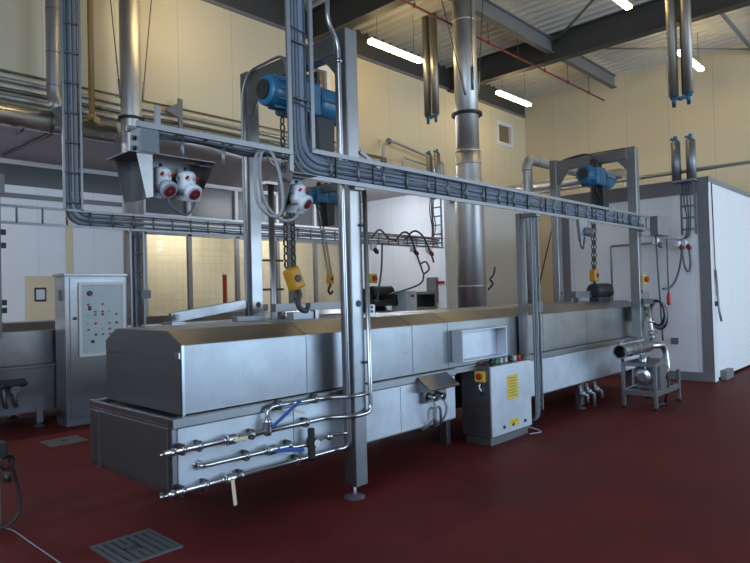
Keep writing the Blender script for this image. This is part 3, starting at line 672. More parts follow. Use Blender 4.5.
# cable drop beside the control desk
t = thing('tray_post', (6.5, 3.72, .866), 'slim steel channel standing on the tank rim behind the control desk', 'post')
m = B(6.44, 3.72, .866, 6.56, 3.728, 2.54); m.box(6.44, 3.728, .866, 6.448, 3.78, 2.54); m.box(6.552, 3.728, .866, 6.56, 3.78, 2.54); m.build('channel', ZINC, t)
B(6.43, 3.715, .866, 6.57, 3.79, .876).build('base_plate', ZINC, t); B(6.46, 3.52, 2.50, 6.54, 3.72, 2.53).build('arm', ZINC, t)
t = thing('cable_tray', (6.58, 3.62, .2), 'narrow upright cable ladder beside the control desk, carrying a few cables', 'cable tray')
tray(t, (6.47, 3.60, .24), (6.47, 3.60, 2.52), (.15, 0, 0), .27, .014)
for k in range(4):
    x = 6.49 + k * .032
    MB().tube(smooth_path([(x - .02, 3.53, 2.6), (x, 3.595, 2.45), (x + random.uniform(-.02, .02), 3.60, 1.8), (x + random.uniform(-.02, .02), 3.59, 1.2), (x + random.uniform(-.02, .02), 3.60, .8), (x, 3.61, .35), (x - .01, 3.63, .16), (x - .05, 3.72, .10)]), .011, n=7).build('cable', [CABD, CABG, CABL, CABD][k], t)
B(6.56, 3.58, 1.38, 6.66, 3.62, 1.50).build('clip_box', PLASG, t)
tag(MB().tube(smooth_path([(6.36, 3.80, .10), (6.46, 3.70, .05), (6.52, 3.62, .02), (6.46, 3.55, .012), (6.3, 3.60, .012)]), .009, n=6).build('floor_cable', CABL), 'pale cable end lying on the floor at the right foot of the control desk', 'cable')

# ------------------------------------------------------------------ pipework on the tank front
def clamp(t, p, axis, r): MB().lathe(V(p) - V(axis) * .012, axis, [(r * 1.9, 0), (r * 1.9, .024)], 12).build('clamp', POLISH, t)
def stand(t, x, z): B(x - .01, 3.68, z - .035, x + .01, 3.749, z + .035).build('stand_off', IRON, t)
def valve(t, p, axis, lever_to, lcol, r=.018):
    p = V(p); a = V(axis).normalized()
    v = MB().lathe(p - a * .06, a, [(r * 1.5, 0), (r * 1.5, .025), (r * 2.1, .03), (r * 2.1, .09), (r * 1.5, .095), (r * 1.5, .12)], 14).build('valve', POLISH, t)
    q = V(lever_to); s0 = p + V((0, -.045, 0)); MB().cyl(p, s0, .010, n=8).build('stem', ZINC, v)
    d = (q - s0); n = d.cross(V((0, 1, 0))).normalized()
    m = MB().bar(s0, q, .012, .026, n); m.build('lever', lcol, v, .004, label='blue lever' if lcol is BLUEL else 'cream lever')
PY = 3.69
t = thing('rinse_pipe', (2.9, PY, .55), 'bright steel rinse pipe along the top of the tank front, rising at the gantry', 'pipe')
MB().tube([(1.93, PY, .667), (3.30, PY, .675), (3.46, 3.525, .68), (3.648, 3.525, .685), (3.648, 3.535, 2.5)], .019, .07, 12).build('pipe', POLISH, t)
MB().tube([(2.735, PY, .672), (2.735, PY, .842), (3.30, PY, .834), (3.46, 3.525, .836), (3.648, 3.53, .84)], .015, .07, 12).build('branch_pipe', POLISH, t)
MB().lathe((1.90, PY, .667), (1, 0, 0), [(.008, 0), (.012, .03), (.012, .07), (.026, .07), (.026, .10)], 12).build('hose_tail', POLISH, t)
for x in (2.06, 2.18, 2.6, 3.1): clamp(t, (x, PY, .67), (1, 0, 0), .016); stand(t, x, .67)
for x in (2.85, 3.2): clamp(t, (x, PY, .84), (1, 0, 0), .015); stand(t, x, .84)
valve(t, (2.42, PY, .67), (1, 0, 0), (2.52, PY - .06, .672), CREMP)
valve(t, (2.735, PY, .70), (0, 0, 1), (3.00, PY - .06, .86), BLUEL)
valve(t, (2.83, PY, .84), (1, 0, 0), (3.02, PY - .05, .775), CREMP) if False else None
for z in (1.08, 2.2): B(3.60, 3.535, z, 3.67, 3.56, z + .02).build('pipe_clip', IRON, t)
MB().bar((2.93, PY - .03, .80), (3.06, PY - .03, .755), .022, .02).build('tag_plate', CREMP, t)
t = thing('supply_pipe', (3.0, PY, .35), 'bright steel pipe dropping from the roof past the gantry to the lowest tank run', 'pipe')
MB().tube([(3.345, 3.60, ZD), (3.345, 3.60, 3.83), (3.455, 3.60, 3.68), (3.47, 3.60, .42), (3.40, PY, .403), (1.95, PY, .405)], .0185, .07, 12).build('pipe', POLISH, t)
MB().lathe((1.895, PY, .404), (1, 0, 0), [(.008, 0), (.012, .03), (.012, .07), (.026, .07), (.026, .10)], 12).build('hose_tail', POLISH, t)
for x in (2.05, 2.22, 2.5, 3.0): clamp(t, (x, PY, .405), (1, 0, 0), .016); stand(t, x, .405)
valve(t, (2.40, PY, .405), (1, 0, 0), (2.415, PY - .05, .23), CREMP)
MB().lathe((3.456, 3.60, 3.52), (0, 0, 1), [(.03, 0), (.03, .03)], 12).build('coupling', POLISH, t)
t = thing('air_line', (2.8, PY, .5), 'middle steel air line on the tank front with filter regulator and gauge', 'pipe')
MB().tube([(2.195, 3.745, .535), (2.195, PY, .535), (2.90, PY, .527), (2.98, PY, .505), (3.11, PY - .02, .51)], .018, .05, 12).build('pipe', POLISH, t)
MB().tube([(3.15, PY - .02, .51), (3.36, PY, .53), (3.47, 3.60, .54)], .013, .05, 10).build('pipe', POLISH, t)
MB().lathe((2.195, 3.755, .535), (0, -1, 0), [(.035, 0), (.035, .012)], 12).build('wall_flange', POLISH, t)
for x in (2.55, 2.93): clamp(t, (x, PY, .53), (1, 0, 0), .016); stand(t, x, .53)
valve(t, (2.76, PY, .53), (1, 0, 0), (3.02, PY - .06, .49), BLUEL)
MB().lathe((3.13, PY - .02, .38), (0, 0, 1), [(.018, 0), (.03, .02), (.03, .10), (.038, .10), (.038, .17), (.026, .17), (.028, .235), (.024, .245)], 14).build('filter_regulator', BLACK, t)
MB().lathe((3.15, PY - .055, .51), (.3, -1, 0), [(.028, 0), (.028, .018)], 16).build('gauge', PAPER, t)
for x in (3.29,): MB().sphere((x, PY - .05, .535), .03, 10).build('fitting', POLISH, t)

# ------------------------------------------------------------------ far end of the front tray: box, sockets, riser, twin canisters
t = thing('junction_box', (10.25, 3.45, 2.43), 'grey sheet-metal box at the far right end of the long front tray', 'junction box')
B(10.0, 3.38, 2.44, 10.5, 3.50, 2.74).build('body', PLASG, t, .008); B(9.99, 3.372, 2.45, 10.51, 3.381, 2.73).build('lid', ZINC, t, .004)
B(9.6, 3.48, 2.42, 11.45, 3.52, 2.45).build('support_rail', ZINC, t)
def small_socket(x, y, z, label, col=None, s=1.0):
    t = thing('power_socket', (x, y, z), label, 'socket', 'plug sockets below the cable trays')
    B(x - .06 * s, y - .03, z, x + .06 * s, y + .05, z + .10 * s).build('body', PLASW, t, .01)
    MB().lathe((x, y - .02, z + .02), (.2, -.7, -.8), [(.035 * s, 0), (.04 * s, .07 * s), (.03 * s, .07 * s), (.025 * s, .10 * s)], 12).build('plug', col or SOCKR, t)
    return t
small_socket(10.10, 3.44, 2.30, 'white socket below the far tray end box, nearest to the far gantry', PLASG)
small_socket(11.12, 3.44, 2.30, 'white socket with red plug, left of the pair by the cabin ladder')
small_socket(11.42, 3.42, 2.32, 'white socket with red plug, right of the pair by the cabin ladder')
for k, (pts, r, lab) in enumerate([
    ([(11.12, 3.38, 2.27), (11.0, 3.38, 2.0), (10.7, 3.36, 1.75), (10.4, 3.36, 1.62), (10.15, 3.38, 1.60)], .018, 'black cable sagging from the red plugs to the tank end'),
    ([(11.13, 3.38, 2.27), (11.15, 3.36, 1.98), (11.27, 3.34, 1.88), (11.40, 3.34, 2.0), (11.43, 3.36, 2.29)], .016, 'black cable looped between the two red plugs'),
    ([(10.02, 3.42, 2.44), (9.98, 3.40, 2.2), (9.98, 3.39, 1.8), (10.02, 3.38, 1.2), (10.05, 3.38, .8)], .014, 'thin dark cable dropping from the far box beside the far gantry post')]):
    tag(MB().tube(smooth_path(pts), r, n=7).build('power_cable', CABD), lab, 'cable')
t = thing('pendant_cable', (10.75, 3.5, 1.35), 'red pendant handle hanging on a straight dark cable before the white cabin', 'pendant')
MB().cyl((10.75, 3.5, 1.55), (10.75, 3.5, 2.42), .010, n=6).build('cord', CABD, t)
MB().lathe((10.75, 3.5, 1.33), (0, 0, 1), [(.02, 0), (.032, .03), (.032, .15), (.012, .22)], 12).build('handle', RED, t)
def canister_pair(x, y0, y1, z0, z1, z2, what, where):
    for k, y in enumerate((y0, y1)):
        sd = ('left', 'right')[k]
        t = thing('duct_tube', (x, y, z0), '%s short steel tube with blue top %s' % (sd, where), 'tube', 'short tubes on the cable risers')
        MB().cyl((x, y, z0), (x, y, z1), .077, n=20).build('tube', ZINC, t)
        v = MB().lathe((x, y, z1), (0, 0, 1), [(.05, 0), (.05, .04), (.03, .05), (.03, .10)], 12).build('valve', BLUE, t)
        MB().bar((x, y, z1 + .05), (x - .02, y + .08, z1 + .06), .03, .04).build('lever', BLUE, v)
        t = thing('hanging_duct', (x, y, z2), '%s long steel tube hanging from the roof %s' % (sd, what), 'tube', 'long tubes hanging from the roof')
        MB().cyl((x, y, z2), (x, y, ZD), .083, n=20).build('tube', TUBEM, t)
        v = MB().lathe((x, y, z2), (0, 0, -1), [(.06, 0), (.06, .05), (.035, .06), (.035, .14)], 12).build('valve', BLUE, t)
        MB().bar((x, y, z2 - .04), (x - .05, y + .12 * (1 if k else -1), z2 - .08), .06, .06).build('lever', BLUE, v)
        MB().lathe((x, y, z2 - .14), (0, 0, -1), [(.03, 0), (.03, .05)], 10).build('nozzle', IRON, v)
    t = thing('bracing_wire', (x, (y0 + y1) / 2, z2), 'thin rod between the long hanging tubes %s' % what, 'rod')
    MB().cyl((x + .10, (y0 + y1) / 2, z2 + .02), (x + .10, (y0 + y1) / 2, ZD), .018, n=8).build('rod', IRON, t)
canister_pair(11.36, 3.50, 3.26, 3.45, 4.12, 4.92, 'on the right above the white cabin', 'on the cabin ladder')
t = thing('cable_tray', (11.45, 3.37, 2.5), 'small upright wire ladder on the white cabin below the short blue-topped tubes', 'cable tray')
tray(t, (11.45, 3.47, 2.52), (11.45, 3.47, 3.5), (0, -.22, 0), .2, .03, rung=.014, m=DULL)
B(11.3, 3.2, 3.42, 11.5, 3.56, 3.45).build('shelf', ZINC, t)
for k in range(3): MB().tube(smooth_path([(11.43, 3.40 - .04 * k, 3.45), (11.42, 3.41 - .05 * k, 3.1), (11.43, 3.38 - .03 * k, 2.8), (11.40, 3.40 - .03 * k, 2.5), (11.2, 3.42, 2.42)]), .011, n=6).build('cable', CABD, t)
# emergency stops
def estop(x, y, z, label, s=1.0):
    t = thing('emergency_stop', (x, y, z), label, 'switch', 'yellow and red stop switches')
    B(x - .075 * s, y - .05, z - .075 * s, x + .075 * s, y + .05, z + .075 * s).build('box', YELS, t, .01)
    MB().lathe((x, y - .05, z), (0, -1, 0), [(.03 * s, 0), (.03 * s, .02), (.05 * s, .02), (.045 * s, .05)], 14).build('button', RED, t)
estop(9.93, 3.62, 1.76, 'yellow stop switch with red button on the far gantry post')
estop(8.98, 8.55, 1.95, 'yellow stop switch with red button seen just right of the nearest gantry post', 1.25)
# camera-like lamp under the tray
t = thing('work_light', (7.62, 3.5, 2.3), 'small grey bracket lamp hanging under the far half of the front tray', 'lamp')
MB().prism([(7.45, 3.47, 2.52), (7.70, 3.47, 2.52), (7.66, 3.47, 2.34), (7.50, 3.47, 2.24)], (0, .04, 0)).build('bracket', ZINC, t)
MB().lathe((7.62, 3.50, 2.38), (.4, -1, -.3), [(.03, 0), (.055, .03), (.055, .12), (.04, .13)], 14).build('head', PLASG, t)
MB().tube(smooth_path([(7.52, 3.49, 2.3), (7.48, 3.47, 2.2), (7.55, 3.47, 2.15), (7.62, 3.48, 2.3)]), .012, n=6).build('cord', CABD, t)

# ------------------------------------------------------------------ pump skid
t = thing('pump_skid', (8.98, 3.2, 0), 'pump unit with wide open suction pipe in a steel frame on the red floor', 'pump')
px0, px1, py0, py1, pz = 8.52, 9.44, 2.98, 3.40, .62
for x in (px0, px1):
    for y in (py0, py1):
        l = B(x - .023, y - .023, .03, x + .023, y + .023, pz if not (x == px1 and y == py0) else .45).build('leg', STEEL, t, .004); MB().lathe((x, y, 0), (0, 0, 1), [(.045, 0), (.045, .02), (.02, .03)], 10).build('foot', IRON, l)
m = B(px0, py0 - .025, .18, px1, py0 + .025, .25); m.box(px0, py1 - .025, .18, px1, py1 + .025, .25); m.box(px0 - .025, py0, .18, px0 + .025, py1, .25); m.box(px1 - .025, py0, .18, px1 + .025, py1, .25); m.build('base_frame', STEEL, t, .004)
m = B(px0 - .025, py0, pz - .05, px0 + .025, py1, pz); m.box(px0, py1 - .025, pz - .05, px1, py1 + .025, pz); m.box(px0, py0 - .02, pz - .05, 8.9, py0 + .02, pz); m.build('top_frame', STEEL, t, .004)
B(8.75, 2.99, .25, 8.95, 3.02, .66).build('guard_plate', DULL, t)
B(8.74, 3.00, .24, 9.05, 3.32, .64).build('gearbox', DULL, t, .01)
MB().lathe((8.60, 3.18, .42), (1, 0, 0), [(.06, 0), (.11, .02), (.11, .06), (.07, .08), (.07, .16)], 18).build('pump_head', POLISH, t)
MB().lathe((9.05, 3.18, .42), (1, 0, 0), [(.10, 0), (.10, .26), (.08, .30)], 18).build('motor', PLASG, t)
mm = MB(); c = V((8.10, 3.27, .80))
mm.lathe(c, (1, 0, 0), [(.084, 1.0), (.084, .01), (.098, .01), (.098, 0), (.080, 0), (.080, .03)], 24, (True, False)); sp = mm.build('suction_pipe', POLISH, t)
MB().lathe(c, (1, 0, 0), [(.0795, .012), (.0795, .45), (.001, .45)], 24, (False, True)).build('shade_lining', BLACK, sp)  # black lining paints the shade inside the open pipe
for x in (8.42, 8.62): MB().lathe((x, 3.27, .80), (1, 0, 0), [(.092, 0), (.092, .02)], 20).build('clamp_ring', ZINC, sp)
MB().tube([(9.0, 3.27, .80), (9.56, 3.20, .78), (9.56, 3.16, .40), (9.30, 3.16, .40)], .047, .13, 14).build('discharge_pipe', POLISH, t)
MB().tube([(8.52, 3.40, .62), (8.45, 3.42, .86), (8.55, 3.42, .90), (9.1, 3.42, .90)], .02, .06, 8).build('small_pipe', POLISH, t)
MB().tube([(8.66, 3.18, .52), (8.66, 3.18, .72)], .045, n=12).build('riser_pipe', POLISH, t)
MB().tube([(9.25, 3.27, .80), (9.25, 3.27, 1.05), (9.25, 3.3, 1.35)], .028, .05, 10).build('valve_stem', POLISH, t)
for z in (.90, 1.0, 1.12): MB().lathe((9.25, 3.27, z), (0, 0, 1), [(.05, 0), (.05, .03)], 12).build('coupling', POLISH, t)
MB().cyl((9.1, 3.24, .98), (9.42, 3.24, .98), .016, n=8).build('handle', ZINC, t)
MB().tube(smooth_path([(9.1, 3.1, .55), (9.0, 2.97, .35), (8.95, 2.99, .15), (9.05, 3.05, .02), (8.8, 3.12, .012)]), .018, n=8).build('cable', BLACK, t)
t = thing('hose_coil', (9.7, 3.4, 1.0), 'black rubber hose coiled in loops behind the pump at the tank end', 'hose')
for k in range(3): MB().torus((9.84 + .04 * k, 3.38, 1.24 - .02 * k), (1, -.85, .05), .19 + .012 * k, .016, 28, 8).build('loop', BLACK if k != 1 else CABL, t)
B(9.80, 3.42, 1.38, 9.95, 3.56, 1.46).build('hook_plate', ZINC, t)
t = thing('drive_unit', (10.05, 3.9, 1.3), 'dark motor and housing on the right end of the front tank', 'motor')
B(9.98, 3.62, 1.10, 10.22, 3.79, 1.56).build('mount_plate', ZINC, t, .006)
MB().lathe((9.3, 4.15, 1.60), (1, -.1, 0), [(.10, 0), (.115, .03), (.115, .45), (.08, .48)], 18).build('motor', BLACK, t)
B(9.3, 4.05, 1.43, 9.75, 4.2, 1.5).build('foot_plate', IRON, t)
for x, z in ((10.02, 1.30), (10.10, 1.20)): MB().sphere((x, 3.60, z), .04, 10).build('fitting', ZINC, t)
t = thing('drain_valve', (8.0, 3.75, .1), 'cluster of small steel drain valves hanging under the tank left of the pump', 'valve')
for k, x in enumerate((7.85, 8.05, 8.3)):
    MB().tube([(x, 3.72, .36), (x, 3.70, .24), (x + .1, 3.66, .22), (x + .1, 3.66, .04 if k == 1 else .12)], .022, .03, 8).build('pipe', ZINC, t); MB().sphere((x + .02, 3.70, .25), .05, 10).build('valve_body', ZINC, t)

# ------------------------------------------------------------------ flues and pipes behind
t = thing('flue', (10.05, 6.9, 0), 'large steel flue rising to the roof behind the middle of the tank', 'flue')
fx, fy = 10.05, 6.9
MB().lathe((fx, fy, 0), (0, 0, 1), [(.275, 0), (.275, 3.55), (.245, 4.05), (.245, 4.35)], 32).build('lower_duct', FLUE, t)
MB().lathe((fx, fy, 4.35), (0, 0, 1), [(.225, 0), (.225, ZD - 4.35)], 32).build('upper_duct', FLUE, t)
for z, r in ((1.72, .282), (3.4, .281), (4.1, .252), (4.34, .252)): MB().lathe((fx, fy, z), (0, 0, 1), [(r, 0), (r, .03)], 32).build('band', FLUE, t)
MB().lathe((fx, fy, 5.06), (0, 0, 1), [(.30, 0), (.30, .05)], 32).build('flange', IRON, t)
MB().lathe((fx, fy, 6.9), (0, 0, 1), [(.232, 0), (.232, .03)], 32).build('band', FLUE, t)
for a, b in (((-.20, -.12, 5.4), (-.85, .1, ZD)), ((-.1, -.228, 5.5), (-.08, -.232, ZD)), ((.2, -.14, 5.5), (.30, -.30, ZD))):
    p = V((fx, fy, 0)) + V(a); q = V((fx, fy, 0)) + V(b); w = MB().cyl(p, q, .009, n=6).build('guy_wire', IRON, t)
    MB().cyl(p, p + (q - p).normalized() * .45, .022, n=8).build('turnbuckle', ZINC, w)
MB().tube(smooth_path([(10.28, 6.68, 1.66), (10.33, 6.6, 1.78), (10.27, 6.62, 1.86), (10.36, 6.6, 1.95), (10.42, 6.6, 2.1)]), .02, n=6).build('probe_cable', BLACK, t)
t = thing('flue', (4.5, 9.5, 0), 'slimmer steel flue rising through the ducts on the left', 'flue')
MB().cyl((4.5, 9.45, 1.38), (4.5, 9.45, ZD), .158, n=28).build('duct', FLUE, t)
MB().lathe((4.5, 9.45, 4.48), (0, 0, 1), [(.20, 0), (.20, .04)], 24).build('flange', IRON, t)
for a, b in (((-.17, 0, 4.8), (-.43, 0, ZD)), ((.19, 0, 4.85), (.52, 0, ZD))):
    p = V((4.5, 9.45, 0)) + V(a); q = V((4.5, 9.45, 0)) + V(b); w = MB().cyl(p, q, .008, n=6).build('guy_wire', IRON, t)
    MB().cyl(p, p + (q - p).normalized() * .3, .018, n=8).build('turnbuckle', ZINC, w)
t = thing('insulated_pipe', (3.54, 9.75, 4.4), 'pale jacketed downpipe at upper left ending in a cut elbow', 'pipe')
MB().tube([(3.44, 9.72, ZD), (3.44, 9.72, 4.68), (3.46, 9.55, 4.45)], .095, .12, 20).build('pipe', INSUL, t)
for z in (4.85, 5.35, 6.0): MB().lathe((3.44, 9.72, z), (0, 0, 1), [(.098, 0), (.098, .012)], 20).build('band', DULL, t)
t = thing('gas_pipe', (4.03, 9.8, 4.4), 'yellow brown gas pipe dropping beside the left upright tray', 'pipe')
MB().tube([(4.03, 9.8, ZD), (4.03, 9.8, 4.55)], .045, n=14).build('pipe', GAS, t)
MB().lathe((4.03, 9.8, 4.42), (0, 0, 1), [(.05, 0), (.075, .03), (.075, .12), (.05, .16)], 12).build('fitting', GAS, t); MB().cyl((4.03, 9.8, 4.46), (4.03, 9.60, 4.44), .05, n=12).build('outlet', GAS, t)
t = thing('insulated_duct', (1.5, 9.85, 4.15), 'thick jacketed duct running level at left into the slimmer flue', 'duct')
MB().cyl((-1.5, 9.80, 4.33), (4.36, 9.80, 4.33), .165, n=26).build('duct', DUCTM, t)
for x in (0.5, 2.0, 3.4): MB().lathe((x, 9.80, 4.33), (1, 0, 0), [(.169, 0), (.169, .03)], 26).build('band', DULL, t)
MB().cyl((3.0, 9.65, 4.12), (3.0, 9.95, 4.12), .02, n=8).build('bracket', IRON, t)
for k, (z, r, y, mt) in enumerate(((4.93, .035, 10.1, INSUL), (4.78, .03, 10.08, DULL), (4.66, .045, 10.06, INSUL), (5.06, .018, 10.1, DULL))):
    tag(MB().cyl((-2.9, y, z), (11.2 - k * .3, y, z), r, n=12).build('horizontal_pipe', mt), ('second highest level pipe, grey, along the foot of the cream back wall', 'third level pipe down, dull, along the foot of the cream back wall', 'lowest and thickest of the level pipes along the foot of the cream wall', 'highest and thinnest of the level pipes along the foot of the cream wall')[k], 'pipe')
tag(MB().cyl((4.66, 9.55, 4.36), (7.2, 10.05, 4.36), .12, n=20).build('insulated_duct', INSUL), 'jacketed duct stub right of the slimmer flue above the socket hood', 'duct')
t = thing('pipe_support', (6.0, 9.95, 4.4), 'steel bracket holding the level pipes left of the nearest gantry', 'bracket')
B(5.62, 9.98, 4.35, 5.70, 10.02, 5.2).build('upright', DULL, t); MB().prism([(5.62, 9.98, 4.85), (5.35, 9.98, 4.95), (5.62, 9.98, 5.12)], (0, .02, 0)).build('gusset', DULL, t)
t = thing('pipe_loop', (10.6, 9.8, 4.4), 'thin bent copper-grey pipe loops left of the large flue', 'pipe')
MB().tube([(10.9, 9.9, 4.55), (10.9, 9.9, 5.15), (11.1, 9.9, 5.3), (11.25, 9.85, 5.3), (13.2, 9.85, 5.05), (13.2, 9.85, 4.5)], .035, .12, 10).build('upper_loop', INSUL, t)
MB().tube([(11.5, 9.8, 4.5), (11.5, 9.8, 4.95), (13.0, 9.8, 4.85), (13.0, 9.8, 4.4)], .03, .1, 10).build('lower_loop', INSUL, t)
for p in ((10.9, 9.9, 4.8), (11.1, 9.9, 5.3)): MB().sphere(p, .08, 12).build('valve', DULL, t)
for x, z in ((10.9, 4.7), (13.2, 4.7), (11.5, 4.7), (13.0, 4.6)): MB().bar((x, 9.8, z), (x, 10.2, z), .03, .03).build('wall_bracket', DULL, t)
t = thing('steam_pipe', (9.55, 5.35, 0), 'jacketed pipe rising behind the tank and bending over to the white cabin', 'pipe')
MB().tube([(9.55, 5.35, .3), (9.55, 5.35, 3.90), (11.9, 5.35, 3.90)], .088, .2, 22).build('pipe', INSUL, t)
for z in (1.6, 2.4, 3.2, 3.68): MB().lathe((9.55, 5.35, z), (0, 0, 1), [(.091, 0), (.091, .015)], 22).build('band', DULL, t)
for x in (9.85, 10.7): MB().lathe((x, 5.35, 3.90), (1, 0, 0), [(.091, 0), (.091, .015)], 22).build('band', DULL, t)
tag(MB().tube([(14.0, 10.19, 4.2), (14.0, 5.3, 4.2), (14.0, 5.3, 3.49)], .13, .25, 18).build('insulated_pipe', INSUL), 'thick jacketed pipe from the back wall over to the white cabin roof', 'pipe')
tag(MB().cyl((9.6, 5.25, 1.6), (10.3, 5.3, 2.75), .012, n=6).build('slack_cord', BLACK), 'slanting black cord between the jacketed pipe and the far gantry', 'cable')

# thin post behind the tank, red stand
t = thing('pipe_post', (4.08, 5.35, 0), 'slim round steel post with a capped top right of the nearest gantry rear leg', 'post')
MB().cyl((4.08, 5.35, 0), (4.08, 5.35, 2.84), .035, n=14).build('post', STEEL, t); B(3.99, 5.30, 2.84, 4.17, 5.40, 2.87).build('cap', STEEL, t)
for z in (2.03, 1.72): MB().cyl((3.80, 5.35, z), (4.22, 5.35, z), .012, n=8).build('side_pin', IRON, t)
tag(MB().cyl((6.9, 10.6, 0), (6.9, 10.6, 2.1), .045, n=10).build('red_standpipe', REDB), 'rust red upright pipe before the glazing, left of the nearest gantry', 'pipe')

# ------------------------------------------------------------------ second tank at the back
t = thing('process_tank', (6, 9.6, 0), 'back stainless tank behind the tall control cabinet, partly hidden', 'tank')
B(1.2, 8.96, .2, 11.0, 10.15, .80).build('trough', SHEET, t, .004); B(1.19, 8.94, .78, 11.01, 10.16, .82).build('rim', STEEL, t, .004)
for x in (2.93, 5.5, 8, 10.5): tank_leg(t, x, 8.97, .08, .06, .25); tank_leg(t, x, 10.05, .08, .06, .25)
tank_leg(t, 1.5, 8.97, .08, .06, .25)
m = MB().prism([(2.45, 8.955, .66), (2.45, 8.80, .60), (2.45, 8.955, .55)], (.30, 0, 0)); m.build('splash_roof', DULL, t)
for x in (2.5, 2.62): MB().tube([(x, 8.93, .58), (x, 8.90, .45), (x + .03, 8.92, .30)], .02, .03, 8).build('hose', ZINC, t)
m = MB().lathe((2.62, 8.94, .53), (0, -1, 0), [(.06, 0), (.06, .08)], 12); m.build('connector', ZINC, t)
t = thing('tank_hood', (6, 9.6, .82), 'stainless hood with brown-tinted chamfer on the back tank', 'tank cover')
MB().prism([(1.25, y, z) for y, z in ((8.99, .822), (8.99, 1.27), (9.2, 1.38), (9.9, 1.38), (10.1, 1.27), (10.1, .822))], (9.7, 0, 0)).build('shell', SHEET, t, .006)
for x in (5.9, 9.6): B(x, 9.35, 1.38, x + 1.1, 9.45, 1.50).build('lifting_bar', DULL, t)

# tall control cabinet
t = thing('control_cabinet', (3.55, 8.74, 0), 'tall stainless control cabinet with windowed button panel at left', 'cabinet')
B(3.13, 8.57, .10, 3.97, 8.92, 1.985).build('body', STEEL, t, .006); B(3.11, 8.54, 1.985, 3.99, 8.94, 2.02).build('roof', STEEL, t, .004)
B(3.135, 8.58, 0, 3.965, 8.91, .10).build('plinth', ZINC, t)
d = B(3.19, 8.556, .13, 3.95, 8.572, 1.96).build('door', STEEL, t, .004)
f = MB(); f.box(3.295, 8.53, .90, 3.925, 8.556, .94); f.box(3.295, 8.53, 1.86, 3.925, 8.556, 1.90); f.box(3.295, 8.53, .94, 3.335, 8.556, 1.86); f.box(3.885, 8.53, .94, 3.925, 8.556, 1.86)
f.build('window_frame', FRAMEW, d, .003); B(3.335, 8.548, .94, 3.885, 8.5555, 1.86).build('console_face', CONSOLE, d)
random.seed(11)
MB().lathe((3.44, 8.548, 1.75), (0, -1, 0), [(.035, 0), (.035, .02)], 14).build('main_switch', IRON, d)
MB().lathe((3.44, 8.53, 1.75), (0, -1, 0), [(.018, 0), (.018, .012)], 10).build('main_switch', RED, d)
for i, z in enumerate((1.60, 1.50, 1.46, 1.34, 1.26, 1.19)):
    for j in range(5):
        if (i * 5 + j) % 4 == 1 or (i == 0 and j > 2): continue
        x = 3.42 + j * .095; MB().lathe((x, 8.548, z), (0, -1, 0), [(.015, 0), (.015, .014)], 10).build('button', [RED, GREEN, PALE, BLACK, RED, GREEN, CONSOLE][(i * 3 + j * 2) % 7], d)
B(3.42, 8.544, 1.52, 3.46, 8.549, 1.58).build('nameplate', IRON, d); MB().lathe((3.47, 8.548, 1.10), (0, -1, 0), [(.02, 0), (.02, .02)], 10).build('lock', IRON, d)
MB().lathe((3.25, 8.556, 1.42), (0, -1, 0), [(.02, 0), (.02, .03)], 10).build('latch', IRON, d)
B(3.10, 8.70, 1.66, 3.13, 8.74, 1.80).build('side_handle', ZINC, t)

# trays of the back line
t = thing('cable_tray', (6.5, 8.5, 2.63), 'level wire cable tray of the back line, from the left edge to the large flue', 'cable tray')
tray(t, (-.5, 8.5, 2.64), (11.3, 8.5, 2.64), (0, 0, .21), .30, .032, rung=.013)
t = thing('cable_bundle', (6.5, 8.53, 2.66), 'grey cables lying in the level tray of the back line', 'cables')
for k in range(10):
    yo = 8.53 + random.uniform(0, .05); zc = 2.665 + k * .017; pts = []
    pts = [(3.145 + k * .0195, yo, ZD), (3.145 + k * .0195, yo, 3.2), (3.16 + k * .0195, yo, zc)]
    xx = 4.2; end = 4.1 if k in (1, 3, 6) else 11.2
    if end > 5:
        while xx < end: pts.append((xx, yo, zc + random.uniform(-.02, .02))); xx += 1.1
        pts.append((end, yo, zc))
    else: pts += [(4.03 + k * .02, yo, zc), (4.03 + k * .02, yo, 1.9), (4.03 + k * .02, yo, .9)]
    MB().tube(pts, .013, .25, 7).build('cable', [CABD, CABG, CABL][k % 3], t)
t = thing('cable_tray', (3.2, 8.5, 2.84), 'upright cable tray at upper left from the roof to the back tray', 'cable tray')
tray(t, (3.12, 8.5, 2.85), (3.12, 8.5, ZD), (.225, 0, 0), .40, .03, rung=.012)
t = thing('cable_tray', (4.1, 8.5, .5), 'upright cable tray right of the tall control cabinet', 'cable tray')
tray(t, (4.0, 8.5, .4), (4.0, 8.5, 2.64), (.19, 0, 0), .26, .024)
B(4.12, 8.44, 1.66, 4.26, 8.49, 1.78).build('clip_box', PLASG, t)
for k in range(3): MB().tube([(4.04 + k * .04, 8.53, 2.6), (4.04 + k * .04, 8.53, .5)], .014, n=7).build('cable', [CABD, CABG, CABD][k], t)
t = thing('wall_post', (2.42, 8.9, 0), 'narrow steel channel with dark sockets at the far left edge', 'post')
B(2.40, 8.86, 1.2, 2.475, 8.90, 3.45).build('channel', DULL, t)
B(2.44, 8.84, 3.05, 2.52, 8.90, 3.30).build('end_box', DULL, t)
for z in (2.35, 2.52, 1.52, 1.62): B(2.475, 8.85, z, 2.53, 8.89, z + .07).build('socket', BLACK, t)
